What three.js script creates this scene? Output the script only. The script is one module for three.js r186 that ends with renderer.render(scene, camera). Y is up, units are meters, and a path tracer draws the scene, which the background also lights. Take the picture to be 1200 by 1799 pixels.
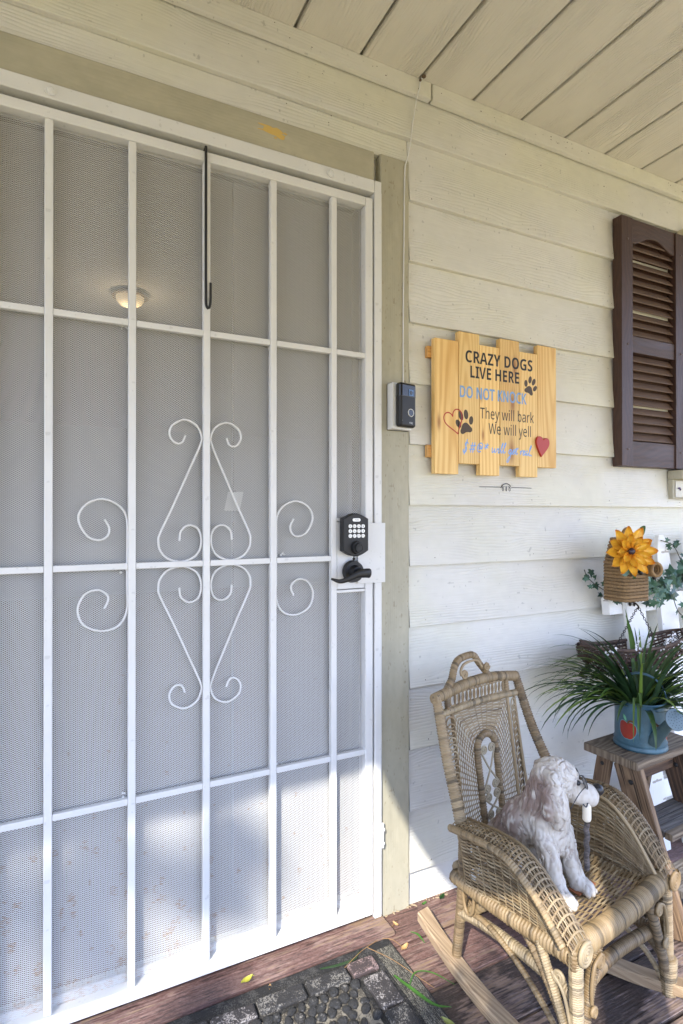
import * as THREE from 'three';
import { mergeGeometries } from 'three/addons/utils/BufferGeometryUtils.js';
import { RoundedBoxGeometry } from 'three/addons/geometries/RoundedBoxGeometry.js';
import { MarchingCubes } from 'three/addons/objects/MarchingCubes.js';

// ---------------------------------------------------------------- camera, sky, sun, exposure
const scene = new THREE.Scene();
const camera = new THREE.PerspectiveCamera(84.11, 683 / 1024, 0.02, 900);
camera.position.set(0, 1.18, 1.46);
camera.rotation.order = 'YXZ';
camera.rotation.y = -26.4 * Math.PI / 180;
camera.rotation.x = 0.2 * Math.PI / 180;
const renderer = new THREE.WebGLRenderer({ antialias: true });
renderer.setSize(683, 1024);
renderer.toneMapping = THREE.LinearToneMapping;
renderer.toneMappingExposure = 3.25;
renderer.shadowMap.enabled = true;

const SUN = new THREE.Vector3(-0.95, 1.08, 1.0).normalize();
{ // clear sky: blue overhead, paler towards the horizon, a broad pale area round the sun
  const W = 256, H = 128, d = new Float32Array(W * H * 4);
  for (let j = 0; j < H; j++) for (let i = 0; i < W; i++) {
    const el = ((j + 0.5) / H - 0.5) * Math.PI, az = ((i + 0.5) / W - 0.5) * 2 * Math.PI;
    const dir = new THREE.Vector3(Math.cos(az) * Math.cos(el), Math.sin(el), Math.sin(az) * Math.cos(el));
    const t = Math.pow(Math.max(0, Math.sin(el)), 0.5), g = Math.pow(Math.max(0, dir.dot(SUN)), 6) * 0.5;
    const b = [0.93 - 0.56 * t + g, 1.03 - 0.42 * t + g, 1.26 + 0.0 * t + g * 0.9], k = (j * W + i) * 4;
    for (let c = 0; c < 3; c++) d[k + c] = b[c] * 1.12;
    d[k + 3] = 1;
  }
  const tex = new THREE.DataTexture(d, W, H, THREE.RGBAFormat, THREE.FloatType);
  tex.mapping = THREE.EquirectangularReflectionMapping; tex.magFilter = THREE.LinearFilter; tex.needsUpdate = true;
  scene.background = tex; scene.environment = tex;
}
const sun = new THREE.DirectionalLight(new THREE.Color(1, 0.94, 0.84), 2.6);
sun.position.copy(SUN).multiplyScalar(20); sun.castShadow = true;
Object.assign(sun.shadow.camera, { left: -8, right: 8, top: 8, bottom: -8, near: 0.5, far: 60 });
sun.shadow.mapSize.set(2048, 2048);
scene.add(sun, sun.target);

// ---------------------------------------------------------------- helpers
const V = (x, y, z) => new THREE.Vector3(x, y, z);
let seed = 7;
const rnd = () => { seed = (seed + 0x6d2b79f5) | 0; let t = Math.imul(seed ^ (seed >>> 15), 1 | seed); t = (t + Math.imul(t ^ (t >>> 7), 61 | t)) ^ t; return ((t ^ (t >>> 14)) >>> 0) / 4294967296; };
const rr = (a, b) => a + (b - a) * rnd();
const mix = (a, b, t) => a + (b - a) * t, clamp = (x, a = 0, b = 1) => Math.min(b, Math.max(a, x));
const sstep = (a, b, x) => { const t = clamp((x - a) / (b - a)); return t * t * (3 - 2 * t); };
const mix3 = (a, b, t) => [mix(a[0], b[0], t), mix(a[1], b[1], t), mix(a[2], b[2], t)];
const hash = (x, y, s) => { let h = Math.imul(x, 374761393) ^ Math.imul(y, 668265263) ^ Math.imul(s, 974634777); h = Math.imul(h ^ (h >>> 13), 1274126177); return ((h ^ (h >>> 16)) >>> 0) / 4294967296; };
function vn(x, y, px, py, s = 1) {             // value noise that repeats after px, py cells
  const xi = Math.floor(x), yi = Math.floor(y), fx = x - xi, fy = y - yi, m = (a, n) => ((a % n) + n) % n;
  const x0 = m(xi, px), x1 = m(xi + 1, px), y0 = m(yi, py), y1 = m(yi + 1, py);
  const u = fx * fx * (3 - 2 * fx), v = fy * fy * (3 - 2 * fy);
  return mix(mix(hash(x0, y0, s), hash(x1, y0, s), u), mix(hash(x0, y1, s), hash(x1, y1, s), u), v);
}
function fbm(u, v, nx, ny, oct = 4, s = 1) { let a = 0.5, t = 0, w = 0; for (let o = 0; o < oct; o++) { t += a * vn(u * nx, v * ny, nx, ny, s + o); w += a; a *= 0.55; nx *= 2; ny *= 2; } return t / w; }
function tex(w, h, f, srgb = true, rep = [1, 1]) { // f(u, v) gives r, g, b or one value, 0 to 1
  const d = new Uint8Array(w * h * 4);
  for (let j = 0; j < h; j++) for (let i = 0; i < w; i++) {
    const c = f((i + 0.5) / w, (j + 0.5) / h), k = (j * w + i) * 4;
    for (let n = 0; n < 3; n++) d[k + n] = 255 * clamp(c.length ? c[n] : c);
    d[k + 3] = 255;
  }
  const t = new THREE.DataTexture(d, w, h); t.wrapS = t.wrapT = THREE.RepeatWrapping; t.magFilter = THREE.LinearFilter; t.minFilter = THREE.LinearMipmapLinearFilter; t.generateMipmaps = true;
  if (srgb) t.colorSpace = THREE.SRGBColorSpace;
  t.repeat.set(1 / rep[0], 1 / rep[1]); t.needsUpdate = true;       // rep: metres covered by one tile
  return t;
}
const canvasTex = (w, h, draw) => {
  const c = document.createElement('canvas'); c.width = w; c.height = h; draw(c.getContext('2d'), w, h);
  const t = new THREE.CanvasTexture(c); t.colorSpace = THREE.SRGBColorSpace; t.magFilter = THREE.LinearFilter; return t;
};
const std = (o) => new THREE.MeshStandardMaterial({ side: THREE.DoubleSide, ...o });
const lin = (r, g, b) => new THREE.Color().setRGB(r, g, b);
const names = {};
function numbered(n) { const k = names[n] = (names[n] ?? -1) + 1; return k ? n + '_' + String(k).padStart(3, '0') : n; }
function thing(name, label, category, group, pos = [0, 0, 0], turn = 0) {
  const o = new THREE.Group(); o.name = numbered(name); o.position.set(...pos); o.rotation.y = turn; scene.add(o);
  o.userData = { label, category }; if (group) o.userData.group = group; return o;
}
function struct(name) { const o = new THREE.Group(); o.name = name; o.userData.kind = 'structure'; scene.add(o); return o; }
function obj(name, g, m, parent, extra) {
  const o = new THREE.Mesh(Array.isArray(g) ? merge(g) : g, m); o.name = name; o.castShadow = o.receiveShadow = true;
  if (extra) Object.assign(o.userData, extra); parent.add(o); return o;
}
function tidy(g) { let n = g.index ? g.toNonIndexed() : g; if (!n.attributes.normal) n.computeVertexNormals(); if (!n.attributes.uv) n.setAttribute('uv', new THREE.BufferAttribute(new Float32Array(n.attributes.position.count * 2), 2)); for (const k of Object.keys(n.attributes)) if (!['position', 'normal', 'uv', 'color'].includes(k)) n.deleteAttribute(k); n.morphAttributes = {}; return n; }
function merge(list) { return mergeGeometries(list.map(tidy), false); }
function paint(g, c) { const n = g.attributes.position.count, a = new Float32Array(n * 3); for (let i = 0; i < n; i++) { const q = typeof c === 'function' ? c(i, g) : c; a[i * 3] = q[0]; a[i * 3 + 1] = q[1]; a[i * 3 + 2] = q[2]; } g.setAttribute('color', new THREE.BufferAttribute(a, 3)); return g; }
function uvm(g, grain = 'x', off = [rr(0, 9), rr(0, 9)]) {     // uv in metres, u along the grain
  g = g.index ? g.toNonIndexed() : g;
  const p = g.attributes.position, n = g.attributes.normal, uv = new Float32Array(p.count * 2), ax = ['x', 'y', 'z'], gi = ax.indexOf(grain);
  for (let i = 0; i < p.count; i++) {
    const N = [Math.abs(n.getX(i)), Math.abs(n.getY(i)), Math.abs(n.getZ(i))], P = [p.getX(i), p.getY(i), p.getZ(i)];
    const d = N.indexOf(Math.max(...N)), rest = [0, 1, 2].filter((k) => k !== d);
    const ui = rest.includes(gi) ? gi : rest[0], vi = rest.find((k) => k !== ui);
    uv[i * 2] = P[ui] + off[0]; uv[i * 2 + 1] = P[vi] + off[1] + (d === gi ? 0.37 : 0);
  }
  g.setAttribute('uv', new THREE.BufferAttribute(uv, 2)); return g;
}
function box(w, h, d, x = 0, y = 0, z = 0, { grain = 'x', r = 0, off } = {}) {
  const g = r ? new RoundedBoxGeometry(w, h, d, 1, r) : new THREE.BoxGeometry(w, h, d);
  return uvm(g.translate(x, y, z), grain, off);
}
const prism = (pts, x0, x1, off) => {          // cross-section in (z, y), run along x
  const s = new THREE.Shape(pts.map(([z, y]) => new THREE.Vector2(z, y)));
  const g = new THREE.ExtrudeGeometry(s, { depth: x1 - x0, bevelEnabled: false });
  g.applyMatrix4(new THREE.Matrix4().set(0, 0, 1, x0, 0, 1, 0, 0, 1, 0, 0, 0, 0, 0, 0, 1)); // (z,y,t) -> (t, y, z)
  const p = g.attributes.position;             // the swap mirrors the faces: turn them back
  for (const k of ['position', 'uv']) { const a = g.attributes[k]; for (let i = 0; i < p.count; i += 3) for (let c = 0; c < a.itemSize; c++) { const A = a.array, t = A[(i + 1) * a.itemSize + c]; A[(i + 1) * a.itemSize + c] = A[(i + 2) * a.itemSize + c]; A[(i + 2) * a.itemSize + c] = t; } }
  g.computeVertexNormals(); return uvm(g, 'x', off);
};
const curve = (pts, closed = false) => new THREE.CatmullRomCurve3(pts.map((p) => (p.isVector3 ? p : V(...p))), closed, 'catmullrom', 0.5);
const tube = (pts, r, seg = 24, rad = 6, closed = false) => new THREE.TubeGeometry(pts.getPoint ? pts : curve(pts, closed), seg, r, rad, closed);
const beam = (a, b, w, d, up = V(0, 0, 1), grain = 'y', r = 0.002) => {   // square bar from a to b
  const A = V(...a), B = V(...b), L = A.distanceTo(B), g = box(w, L, d, 0, 0, 0, { grain, r });
  const y = B.clone().sub(A).normalize(), x = up.clone().cross(y).normalize().negate(), z = x.clone().cross(y);
  return g.applyMatrix4(new THREE.Matrix4().makeBasis(x, y, z).setPosition(A.add(B).multiplyScalar(0.5)));
};
const rod = (a, b, r, rad = 8) => { const A = V(...a), B = V(...b), g = new THREE.CylinderGeometry(r, r, A.distanceTo(B), rad); g.applyQuaternion(new THREE.Quaternion().setFromUnitVectors(V(0, 1, 0), B.clone().sub(A).normalize())); const m = A.add(B).multiplyScalar(0.5); return g.translate(m.x, m.y, m.z); };
const ball = (x, y, z, r, s = [1, 1, 1]) => new THREE.SphereGeometry(r, 12, 9).scale(...s).translate(x, y, z);

// ---------------------------------------------------------------- surface textures
const grainH = (u, v, n, s) => {               // pressed wood grain: long wavering lines with plain areas between
  const w = vn(u * 4, v * 5, 4, 5, s) * 2.2 + vn(u * 9, v * 14, 9, 14, s + 1) * 0.7;
  const l = Math.abs(Math.sin(Math.PI * (v * n + w * 2)));
  const m = sstep(0.3, 0.62, fbm(u, v, 3, 5, 2, s + 3)), fine = fbm(u, v, 16, 120, 2, s + 5);
  return clamp(0.55 + m * (Math.pow(l, 0.5) - 0.75) * 0.75 + (fine - 0.5) * 0.35);
};
const sidingBump = tex(1024, 512, (u, v) => grainH(u, v, 46, 11), false, [0.9, 0.42]);
const sidingMap = tex(1024, 512, (u, v) => {
  const n = fbm(u, v, 6, 6, 4, 21), f = fbm(u, v, 60, 60, 2, 25), spot = fbm(u, v, 150, 110, 2, 31) > 0.87 ? 0.12 : 0;
  const k = 0.945 + (n - 0.5) * 0.07 + (f - 0.5) * 0.03 - spot, y = sstep(0.5, 0.8, fbm(u, v, 5, 3, 3, 41)) * 0.03;
  return [0.885 * k, 0.878 * k, (0.852 - y) * k];
}, true, [1.7, 1.3]);
const M = {};
M.siding = std({ map: sidingMap, bumpMap: sidingBump, bumpScale: 0.0017, roughness: 0.62 });
M.frieze = std({ map: sidingMap, bumpMap: sidingBump, bumpScale: 0.0009, roughness: 0.6 });
M.ceiling = std({ map: tex(512, 512, (u, v) => { const k = 0.94 + (fbm(u, v, 5, 8, 4, 51) - 0.5) * 0.08; return [0.88 * k, 0.865 * k, 0.82 * k]; }, true, [1.3, 1.1]), bumpMap: tex(1024, 512, (u, v) => grainH(u, v, 40, 61), false, [0.8, 0.38]), bumpScale: 0.0035, roughness: 0.7 });
M.casing = std({ map: tex(512, 512, (u, v) => {
  const n = fbm(u, v, 4, 10, 4, 71), k = 0.95 + (n - 0.5) * 0.16 + (fbm(u, v, 50, 50, 2, 75) - 0.5) * 0.05, ch = sstep(0.74, 0.8, fbm(u, v, 60, 90, 3, 77)) * sstep(0.5, 0.65, fbm(u, v, 3, 4, 2, 78));
  return mix3([0.715 * k, 0.695 * k, 0.615 * k], [0.45, 0.41, 0.33], ch * 0.4);
}, true, [0.9, 0.6]), bumpMap: sidingBump, bumpScale: 0.0005, roughness: 0.6 });
M.wallCore = std({ map: sidingMap, roughness: 0.9 });
M.white = std({ map: tex(256, 256, (u, v) => { const k = 0.955 + (fbm(u, v, 6, 6, 3, 81) - 0.5) * 0.05 - (fbm(u, v, 50, 50, 2, 85) > 0.82 ? 0.06 : 0); return [0.90 * k, 0.90 * k, 0.895 * k]; }, true, [0.5, 0.5]), roughness: 0.38 });
M.black = std({ color: lin(0.008, 0.008, 0.009), roughness: 0.5 });
M.blackGloss = std({ color: lin(0.006, 0.006, 0.007), roughness: 0.2 });
M.blackIron = std({ color: lin(0.012, 0.012, 0.012), roughness: 0.5 });
const paintWear = (s, red) => (u, v) => {       // worn floor paint: paint, scuffed paint, bare grey wood; plain tone darkened as shade
  const n = fbm(u, v, 5, 4, 5, s), g = fbm(u, v, 12, 130, 3, s + 7), sc = fbm(u, v, 40, 60, 3, s + 9);
  const dk = sstep(0.55, 0.72, fbm(u, v, 26, 150, 3, s + 21)) * 0.4, sp = (hash(Math.floor(u * 1024), Math.floor(v * 512), s + 31) - 0.5) * 0.09 + (fbm(u, v, 220, 160, 1, s + 33) - 0.5) * 0.16; const wear = sstep(0.5, 0.62, n * 0.62 + g * 0.24 + sc * 0.14), bare = sstep(0.585, 0.64, n * 0.5 + g * 0.36 + sc * 0.14);
  const p0 = mix3(red ? [0.36, 0.262, 0.245] : [0.205, 0.165, 0.155], red ? [0.50, 0.395, 0.37] : [0.305, 0.26, 0.24], clamp(g * 0.35 + sc * 0.35 + n * 0.3)), p = p0.map((q) => q + sp * 0.6);
  return mix3(mix3(mix3(p, [0.1, 0.085, 0.08], dk), [0.6, 0.52, 0.49], wear * (0.35 + 0.5 * sc)), mix3([0.66, 0.56, 0.44], [0.45, 0.37, 0.29], g), bare * (red ? 0.75 : 0.5));
};
const floorBump = tex(512, 512, (u, v) => clamp(0.5 + (fbm(u, v, 8, 120, 3, 91) - 0.5) * 1.4 + (fbm(u, v, 30, 30, 2, 95) - 0.5) * 0.3), false, [0.8, 0.5]);
M.floorRed = std({ map: tex(1024, 1024, paintWear(101, true), true, [0.9, 0.46]), bumpMap: floorBump, bumpScale: 0.0016, roughness: 0.6 });
M.floor = std({ map: tex(1024, 1024, paintWear(131, false), true, [0.9, 0.46]), bumpMap: floorBump, bumpScale: 0.0018, roughness: 0.55 });
const woodTex = (a, b, s, nl = 30, rep = [0.5, 0.25], knots = 0) => tex(512, 512, (u, v) => {
  const w = vn(u * 2, v * 4, 2, 4, s) * 2.2 + vn(u * 5, v * 9, 5, 9, s + 1) * 0.6, l = 0.5 + 0.5 * Math.sin(2 * Math.PI * (v * nl * 0.5 + w * 1.6));
  const f = fbm(u, v, 8, 140, 3, s + 3), d = sstep(0.62, 0.75, fbm(u, v, 5, 40, 3, s + 5)) * knots, big = fbm(u, v, 3, 3, 3, s + 6);
  return mix3(mix3(a, b, clamp(l * 0.5 + f * 0.6 - 0.1 + (big - 0.5) * 0.6)), [0.1, 0.07, 0.05], d);
}, true, rep);
const woodBump = tex(512, 512, (u, v) => clamp(0.5 + (fbm(u, v, 6, 110, 3, 151) - 0.5) * 1.3), false, [0.5, 0.25]);
M.weathered = std({ map: woodTex([0.55, 0.49, 0.41], [0.33, 0.275, 0.225], 161, 26, [0.5, 0.22], 0.55), bumpMap: woodBump, bumpScale: 0.0022, roughness: 0.85 });
M.weatheredDark = std({ map: woodTex([0.44, 0.34, 0.25], [0.21, 0.15, 0.115], 171, 22, [0.5, 0.2], 0.8), bumpMap: woodBump, bumpScale: 0.002, roughness: 0.8 });
M.rocker = std({ map: woodTex([0.70, 0.62, 0.51], [0.52, 0.43, 0.335], 181, 20, [0.6, 0.16], 0.1), bumpMap: woodBump, bumpScale: 0.0008, roughness: 0.7 });

// ---------------------------------------------------------------- ground, porch floor, porch roof
{
  const ground = new THREE.Mesh(new THREE.CircleGeometry(420, 64).rotateX(-Math.PI / 2).translate(0, -0.32, 0), std({ map: tex(512, 512, (u, v) => { const n = fbm(u, v, 6, 6, 5, 201), f = fbm(u, v, 60, 60, 3, 203); return mix3([0.77, 0.66, 0.47], [0.66, 0.60, 0.38], clamp(n * 1.4 - 0.3 + (f - 0.5) * 0.6)); }, true, [0.01, 0.01]), roughness: 0.95 }));
  ground.material.map.repeat.set(120, 120); ground.name = 'ground'; ground.receiveShadow = true; ground.userData.kind = 'structure'; scene.add(ground);
  const fl = struct('porch_floor');
  obj('floor_deck', box(5.8, 0.26, 1.86, 0.7, -0.165, 0.87), M.rocker, fl);
  for (let i = 0; i < 12; i++) {
    const z0 = -0.02 + i * 0.158, a = i < 2 ? M.floorRed : M.floor;  // outer planks coloured darker to paint in the shade around the chair
    const y = [0, 0.001, -0.001, 0.0005][i % 4] - 0.0175;
    let x = -2.2; const cuts = [[0.46, 2.2, 3.6], [1.62, 3.6], [0.2, 2.6, 3.6], [1.9, 3.6]][i % 4];
    for (const c of cuts) { obj('plank', box(c - x - 0.004, 0.035, 0.1520, (x + c) / 2, y, z0 + 0.079, { r: 0.004 }), a, fl); x = c; }
  }
  obj('door_sill', box(1.028, 0.012, 0.116, 0.33, 0.0062, 0.0425, { r: 0.003 }), M.floorRed, fl);
  const cl = struct('porch_ceiling');
  obj('roof_deck', box(6.2, 0.12, 1.88, 0.7, 2.578, 0.87), M.ceiling, cl);
  for (let i = 0; i < 28; i++) { const x = 0.979 - 0.2035 * 15 + i * 0.2035; if (x < -2.35 || x > 3.7) continue; obj('ceiling_plank', box(0.1955, 0.014, 1.78, x + 0.10175, 2.509, 0.905, { grain: 'z', r: 0.003 }), M.ceiling, cl); }
  obj('beam', box(6.2, 0.17, 0.07, 0.7, 2.455, 1.775, { r: 0.004 }), M.frieze, cl);
}

// ---------------------------------------------------------------- house wall with lap siding, casing boards, frieze
{
  const w = thing('house_wall', 'cream lap siding house wall with olive door casing under the porch ceiling', 'wall');
  const core = (x0, x1, y0, y1) => box(x1 - x0, y1 - y0, 0.118, (x0 + x1) / 2, (y0 + y1) / 2, -0.071);
  obj('wall_core', [core(-3.6, -0.186, -0.3, 2.6), core(0.846, 4.8, -0.3, 2.6), core(-0.186, 0.846, 2.15, 2.6), core(-0.186, 0.846, -0.3, -0.005)], M.wallCore, w);
  const lap = (x0, x1, y, h) => obj('siding_board', prism([[-0.011, y], [0.0182, y], [0.0194, y + 0.0022], [0.0025, y + h], [-0.011, y + h]], x0, x1), M.siding, w);
  const P = 0.1848, Y0 = 0.098 - P;              // lower edges of the courses
  for (let k = 0; k < 14; k++) {
    const y = Y0 + k * P, h = Math.min(P + 0.004, 2.462 - y); if (h < 0.02) break;
    if (y + P < 2.24) { lap(0.9455, 4.4, y, h); lap(-3.2, -0.2845, y, h); }
    else if (y < 2.24) { lap(0.9455, 4.4, y, h); lap(-3.2, -0.2845, y, h); obj('siding_board', prism([[-0.011, 2.2405], [0.009, 2.2405], [0.0035, y + P - 0.001], [-0.011, y + P - 0.001]], -0.2845, 0.9435), M.siding, w); }
    else lap(-3.2, 4.4, y, h);
  }
  obj('frieze_board', box(4.02, 0.052, 0.02, -0.99, 2.4775, 0.0165, { r: 0.003 }), M.frieze, w);
  obj('frieze_board', box(3.36, 0.052, 0.02, 2.705, 2.4772, 0.017, { r: 0.003 }), M.frieze, w);
  obj('door_casing', box(0.0985, 2.25, 0.032, 0.8925, 1.115, 0.005, { grain: 'y', r: 0.003 }), M.casing, w);
  obj('door_casing', box(0.0965, 2.25, 0.032, -0.2335, 1.115, 0.005, { grain: 'y', r: 0.003 }), M.casing, w);
  obj('door_header', box(0.985, 0.095, 0.030, 0.3295, 2.1915, 0.005, { r: 0.003 }), M.casing, w, { label: 'olive header board with a worn yellow paint chip' });
  // jamb lining inside the opening
  obj('door_jamb', [box(0.02, 2.12, 0.098, 0.8355, 1.06, -0.08, { grain: 'y' }), box(0.02, 2.12, 0.098, -0.1755, 1.06, -0.08, { grain: 'y' }), box(0.99, 0.02, 0.098, 0.33, 2.138, -0.08)], std({ color: lin(0.10, 0.075, 0.055), roughness: 0.6 }), w);
  // bare patch where the header's paint has worn through
  const chip = [];
  for (const [x, y, a, b, n] of [[0.508, 2.206, 0.030, 0.011, 16], [0.53, 2.196, 0.018, 0.009, 12], [0.488, 2.214, 0.02, 0.003, 9], [0.478, 2.200, 0.016, 0.002, 8], [0.545, 2.207, 0.006, 0.004, 7], [0.517, 2.188, 0.006, 0.003, 7]]) {
    const s = new THREE.Shape(); for (let i = 0; i < n; i++) { const t = i / n * 6.283, q = rr(0.6, 1.15); s[i ? 'lineTo' : 'moveTo'](x + a * q * Math.cos(t), y + b * q * Math.sin(t)); } chip.push(uvm(new THREE.ShapeGeometry(s).translate(0, 0, 0.0204 + chip.length * 0.0003)));
  }
  obj('worn_patch', chip, std({ color: lin(0.62, 0.43, 0.13), roughness: 0.8 }), w);
  // nail heads and knots
  const nails = []; for (let i = 0; i < 46; i++) { const x = rr(-0.1, 2.3), y = i % 3 ? 2.4775 + rr(-0.015, 0.015) : 2.27 + rr(0, 0.15); nails.push(new THREE.CircleGeometry(rr(0.0012, 0.0028), 7).scale(1, rr(0.6, 1), 1).translate(x, y, i % 3 ? 0.0276 : 0.0131)); }
  for (let k = 1; k < 13; k++) for (const x of [1.02, 1.43, 1.84, 2.25]) nails.push(new THREE.CircleGeometry(rr(0.0012, 0.002), 7).translate(x + rr(-0.02, 0.02), 0.098 - 0.1848 + k * 0.1848 + 0.02 + rr(-0.004, 0.004), 0.0183));
  obj('nail_heads', nails, std({ color: lin(0.10, 0.07, 0.045), roughness: 0.9 }), w, { kind: 'stuff' });
  // worn caulk and leaf litter edge along the foot of the wall
  const cr = []; for (let i = 0; i < 46; i++) { const x = 0.85 + Math.pow(rnd(), 1.4) * 0.36, q = rr(0.0015, 0.005); cr.push(new THREE.IcosahedronGeometry(q, 0).scale(rr(1, 2), 0.35, rr(0.5, 1)).rotateY(rr(0, 3)).translate(x, 0.003, rr(0.016, 0.03))); }
  obj('caulk_crumbs', cr, std({ color: lin(0.36, 0.28, 0.19), roughness: 0.95 }), w, { kind: 'stuff' });
}

// ---------------------------------------------------------------- hallway behind the door
{
  const h = struct('hallway');
  const wm = std({ color: lin(0.34, 0.345, 0.35), roughness: 0.8 });
  obj('hall_wall', box(0.08, 2.6, 7.4, -3.4, 1.2, -3.83), wm, h); obj('hall_wall', box(0.08, 2.6, 7.4, 4.6, 1.2, -3.83), wm, h);
  obj('hall_wall', box(8.08, 2.6, 0.08, 0.6, 1.2, -7.57), wm, h);
  obj('hall_ceiling', box(8.16, 0.08, 7.44, 0.6, 2.49, -3.852), std({ color: lin(0.5, 0.5, 0.5), roughness: 0.8 }), h);
  obj('hall_floor', box(8.16, 0.08, 7.44, 0.6, -0.05, -3.852), std({ color: lin(0.2, 0.13, 0.08), roughness: 0.6 }), h);
  const l = thing('ceiling_lamp', 'round cream ceiling lamp glowing in the hallway behind the door mesh', 'lamp', null, [0.36, 2.45, -2]);
  obj('canopy', new THREE.CylinderGeometry(0.085, 0.1, 0.022, 28).translate(0, -0.014, 0), std({ color: lin(0.3, 0.22, 0.12), roughness: 0.4, metalness: 0.6 }), l);
  obj('lamp_shade', new THREE.SphereGeometry(0.078, 24, 12, 0, 6.2832, Math.PI / 2, Math.PI / 2).scale(1, 0.75, 1).translate(0, -0.026, 0), std({ color: lin(0.8, 0.7, 0.5), emissive: lin(1, 0.74, 0.42), emissiveIntensity: 0.2, roughness: 0.5 }), l);
  const p = new THREE.PointLight(new THREE.Color(1, 0.78, 0.5), 0.045); p.position.set(0, -0.18, 0); p.castShadow = true; l.add(p);
  const n = thing('paper_note', 'white paper note pinned up in the hallway behind the door mesh', 'paper', null, [0.4935, 1.22, -0.3]);
  obj('sheet', (() => { const g = new THREE.PlaneGeometry(0.05, 0.06, 6, 6), q = g.attributes.position; for (let i = 0; i < q.count; i++) { q.setZ(i, 0.006 * Math.sin(q.getY(i) * 30)); q.setX(i, q.getX(i) + q.getY(i) * 0.16); } g.computeVertexNormals(); return g; })(), std({ color: lin(0.82, 0.82, 0.8), roughness: 0.8 }), n);
  obj('stand_post', box(0.006, 2.4, 0.006, 0, -0.02, -0.012, { grain: 'y' }), std({ color: lin(0.1, 0.1, 0.1), roughness: 0.6 }), n);
  obj('clip', box(0.012, 0.008, 0.012, 0, 0.032, 0, { r: 0.002 }), M.black, n);
}

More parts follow.
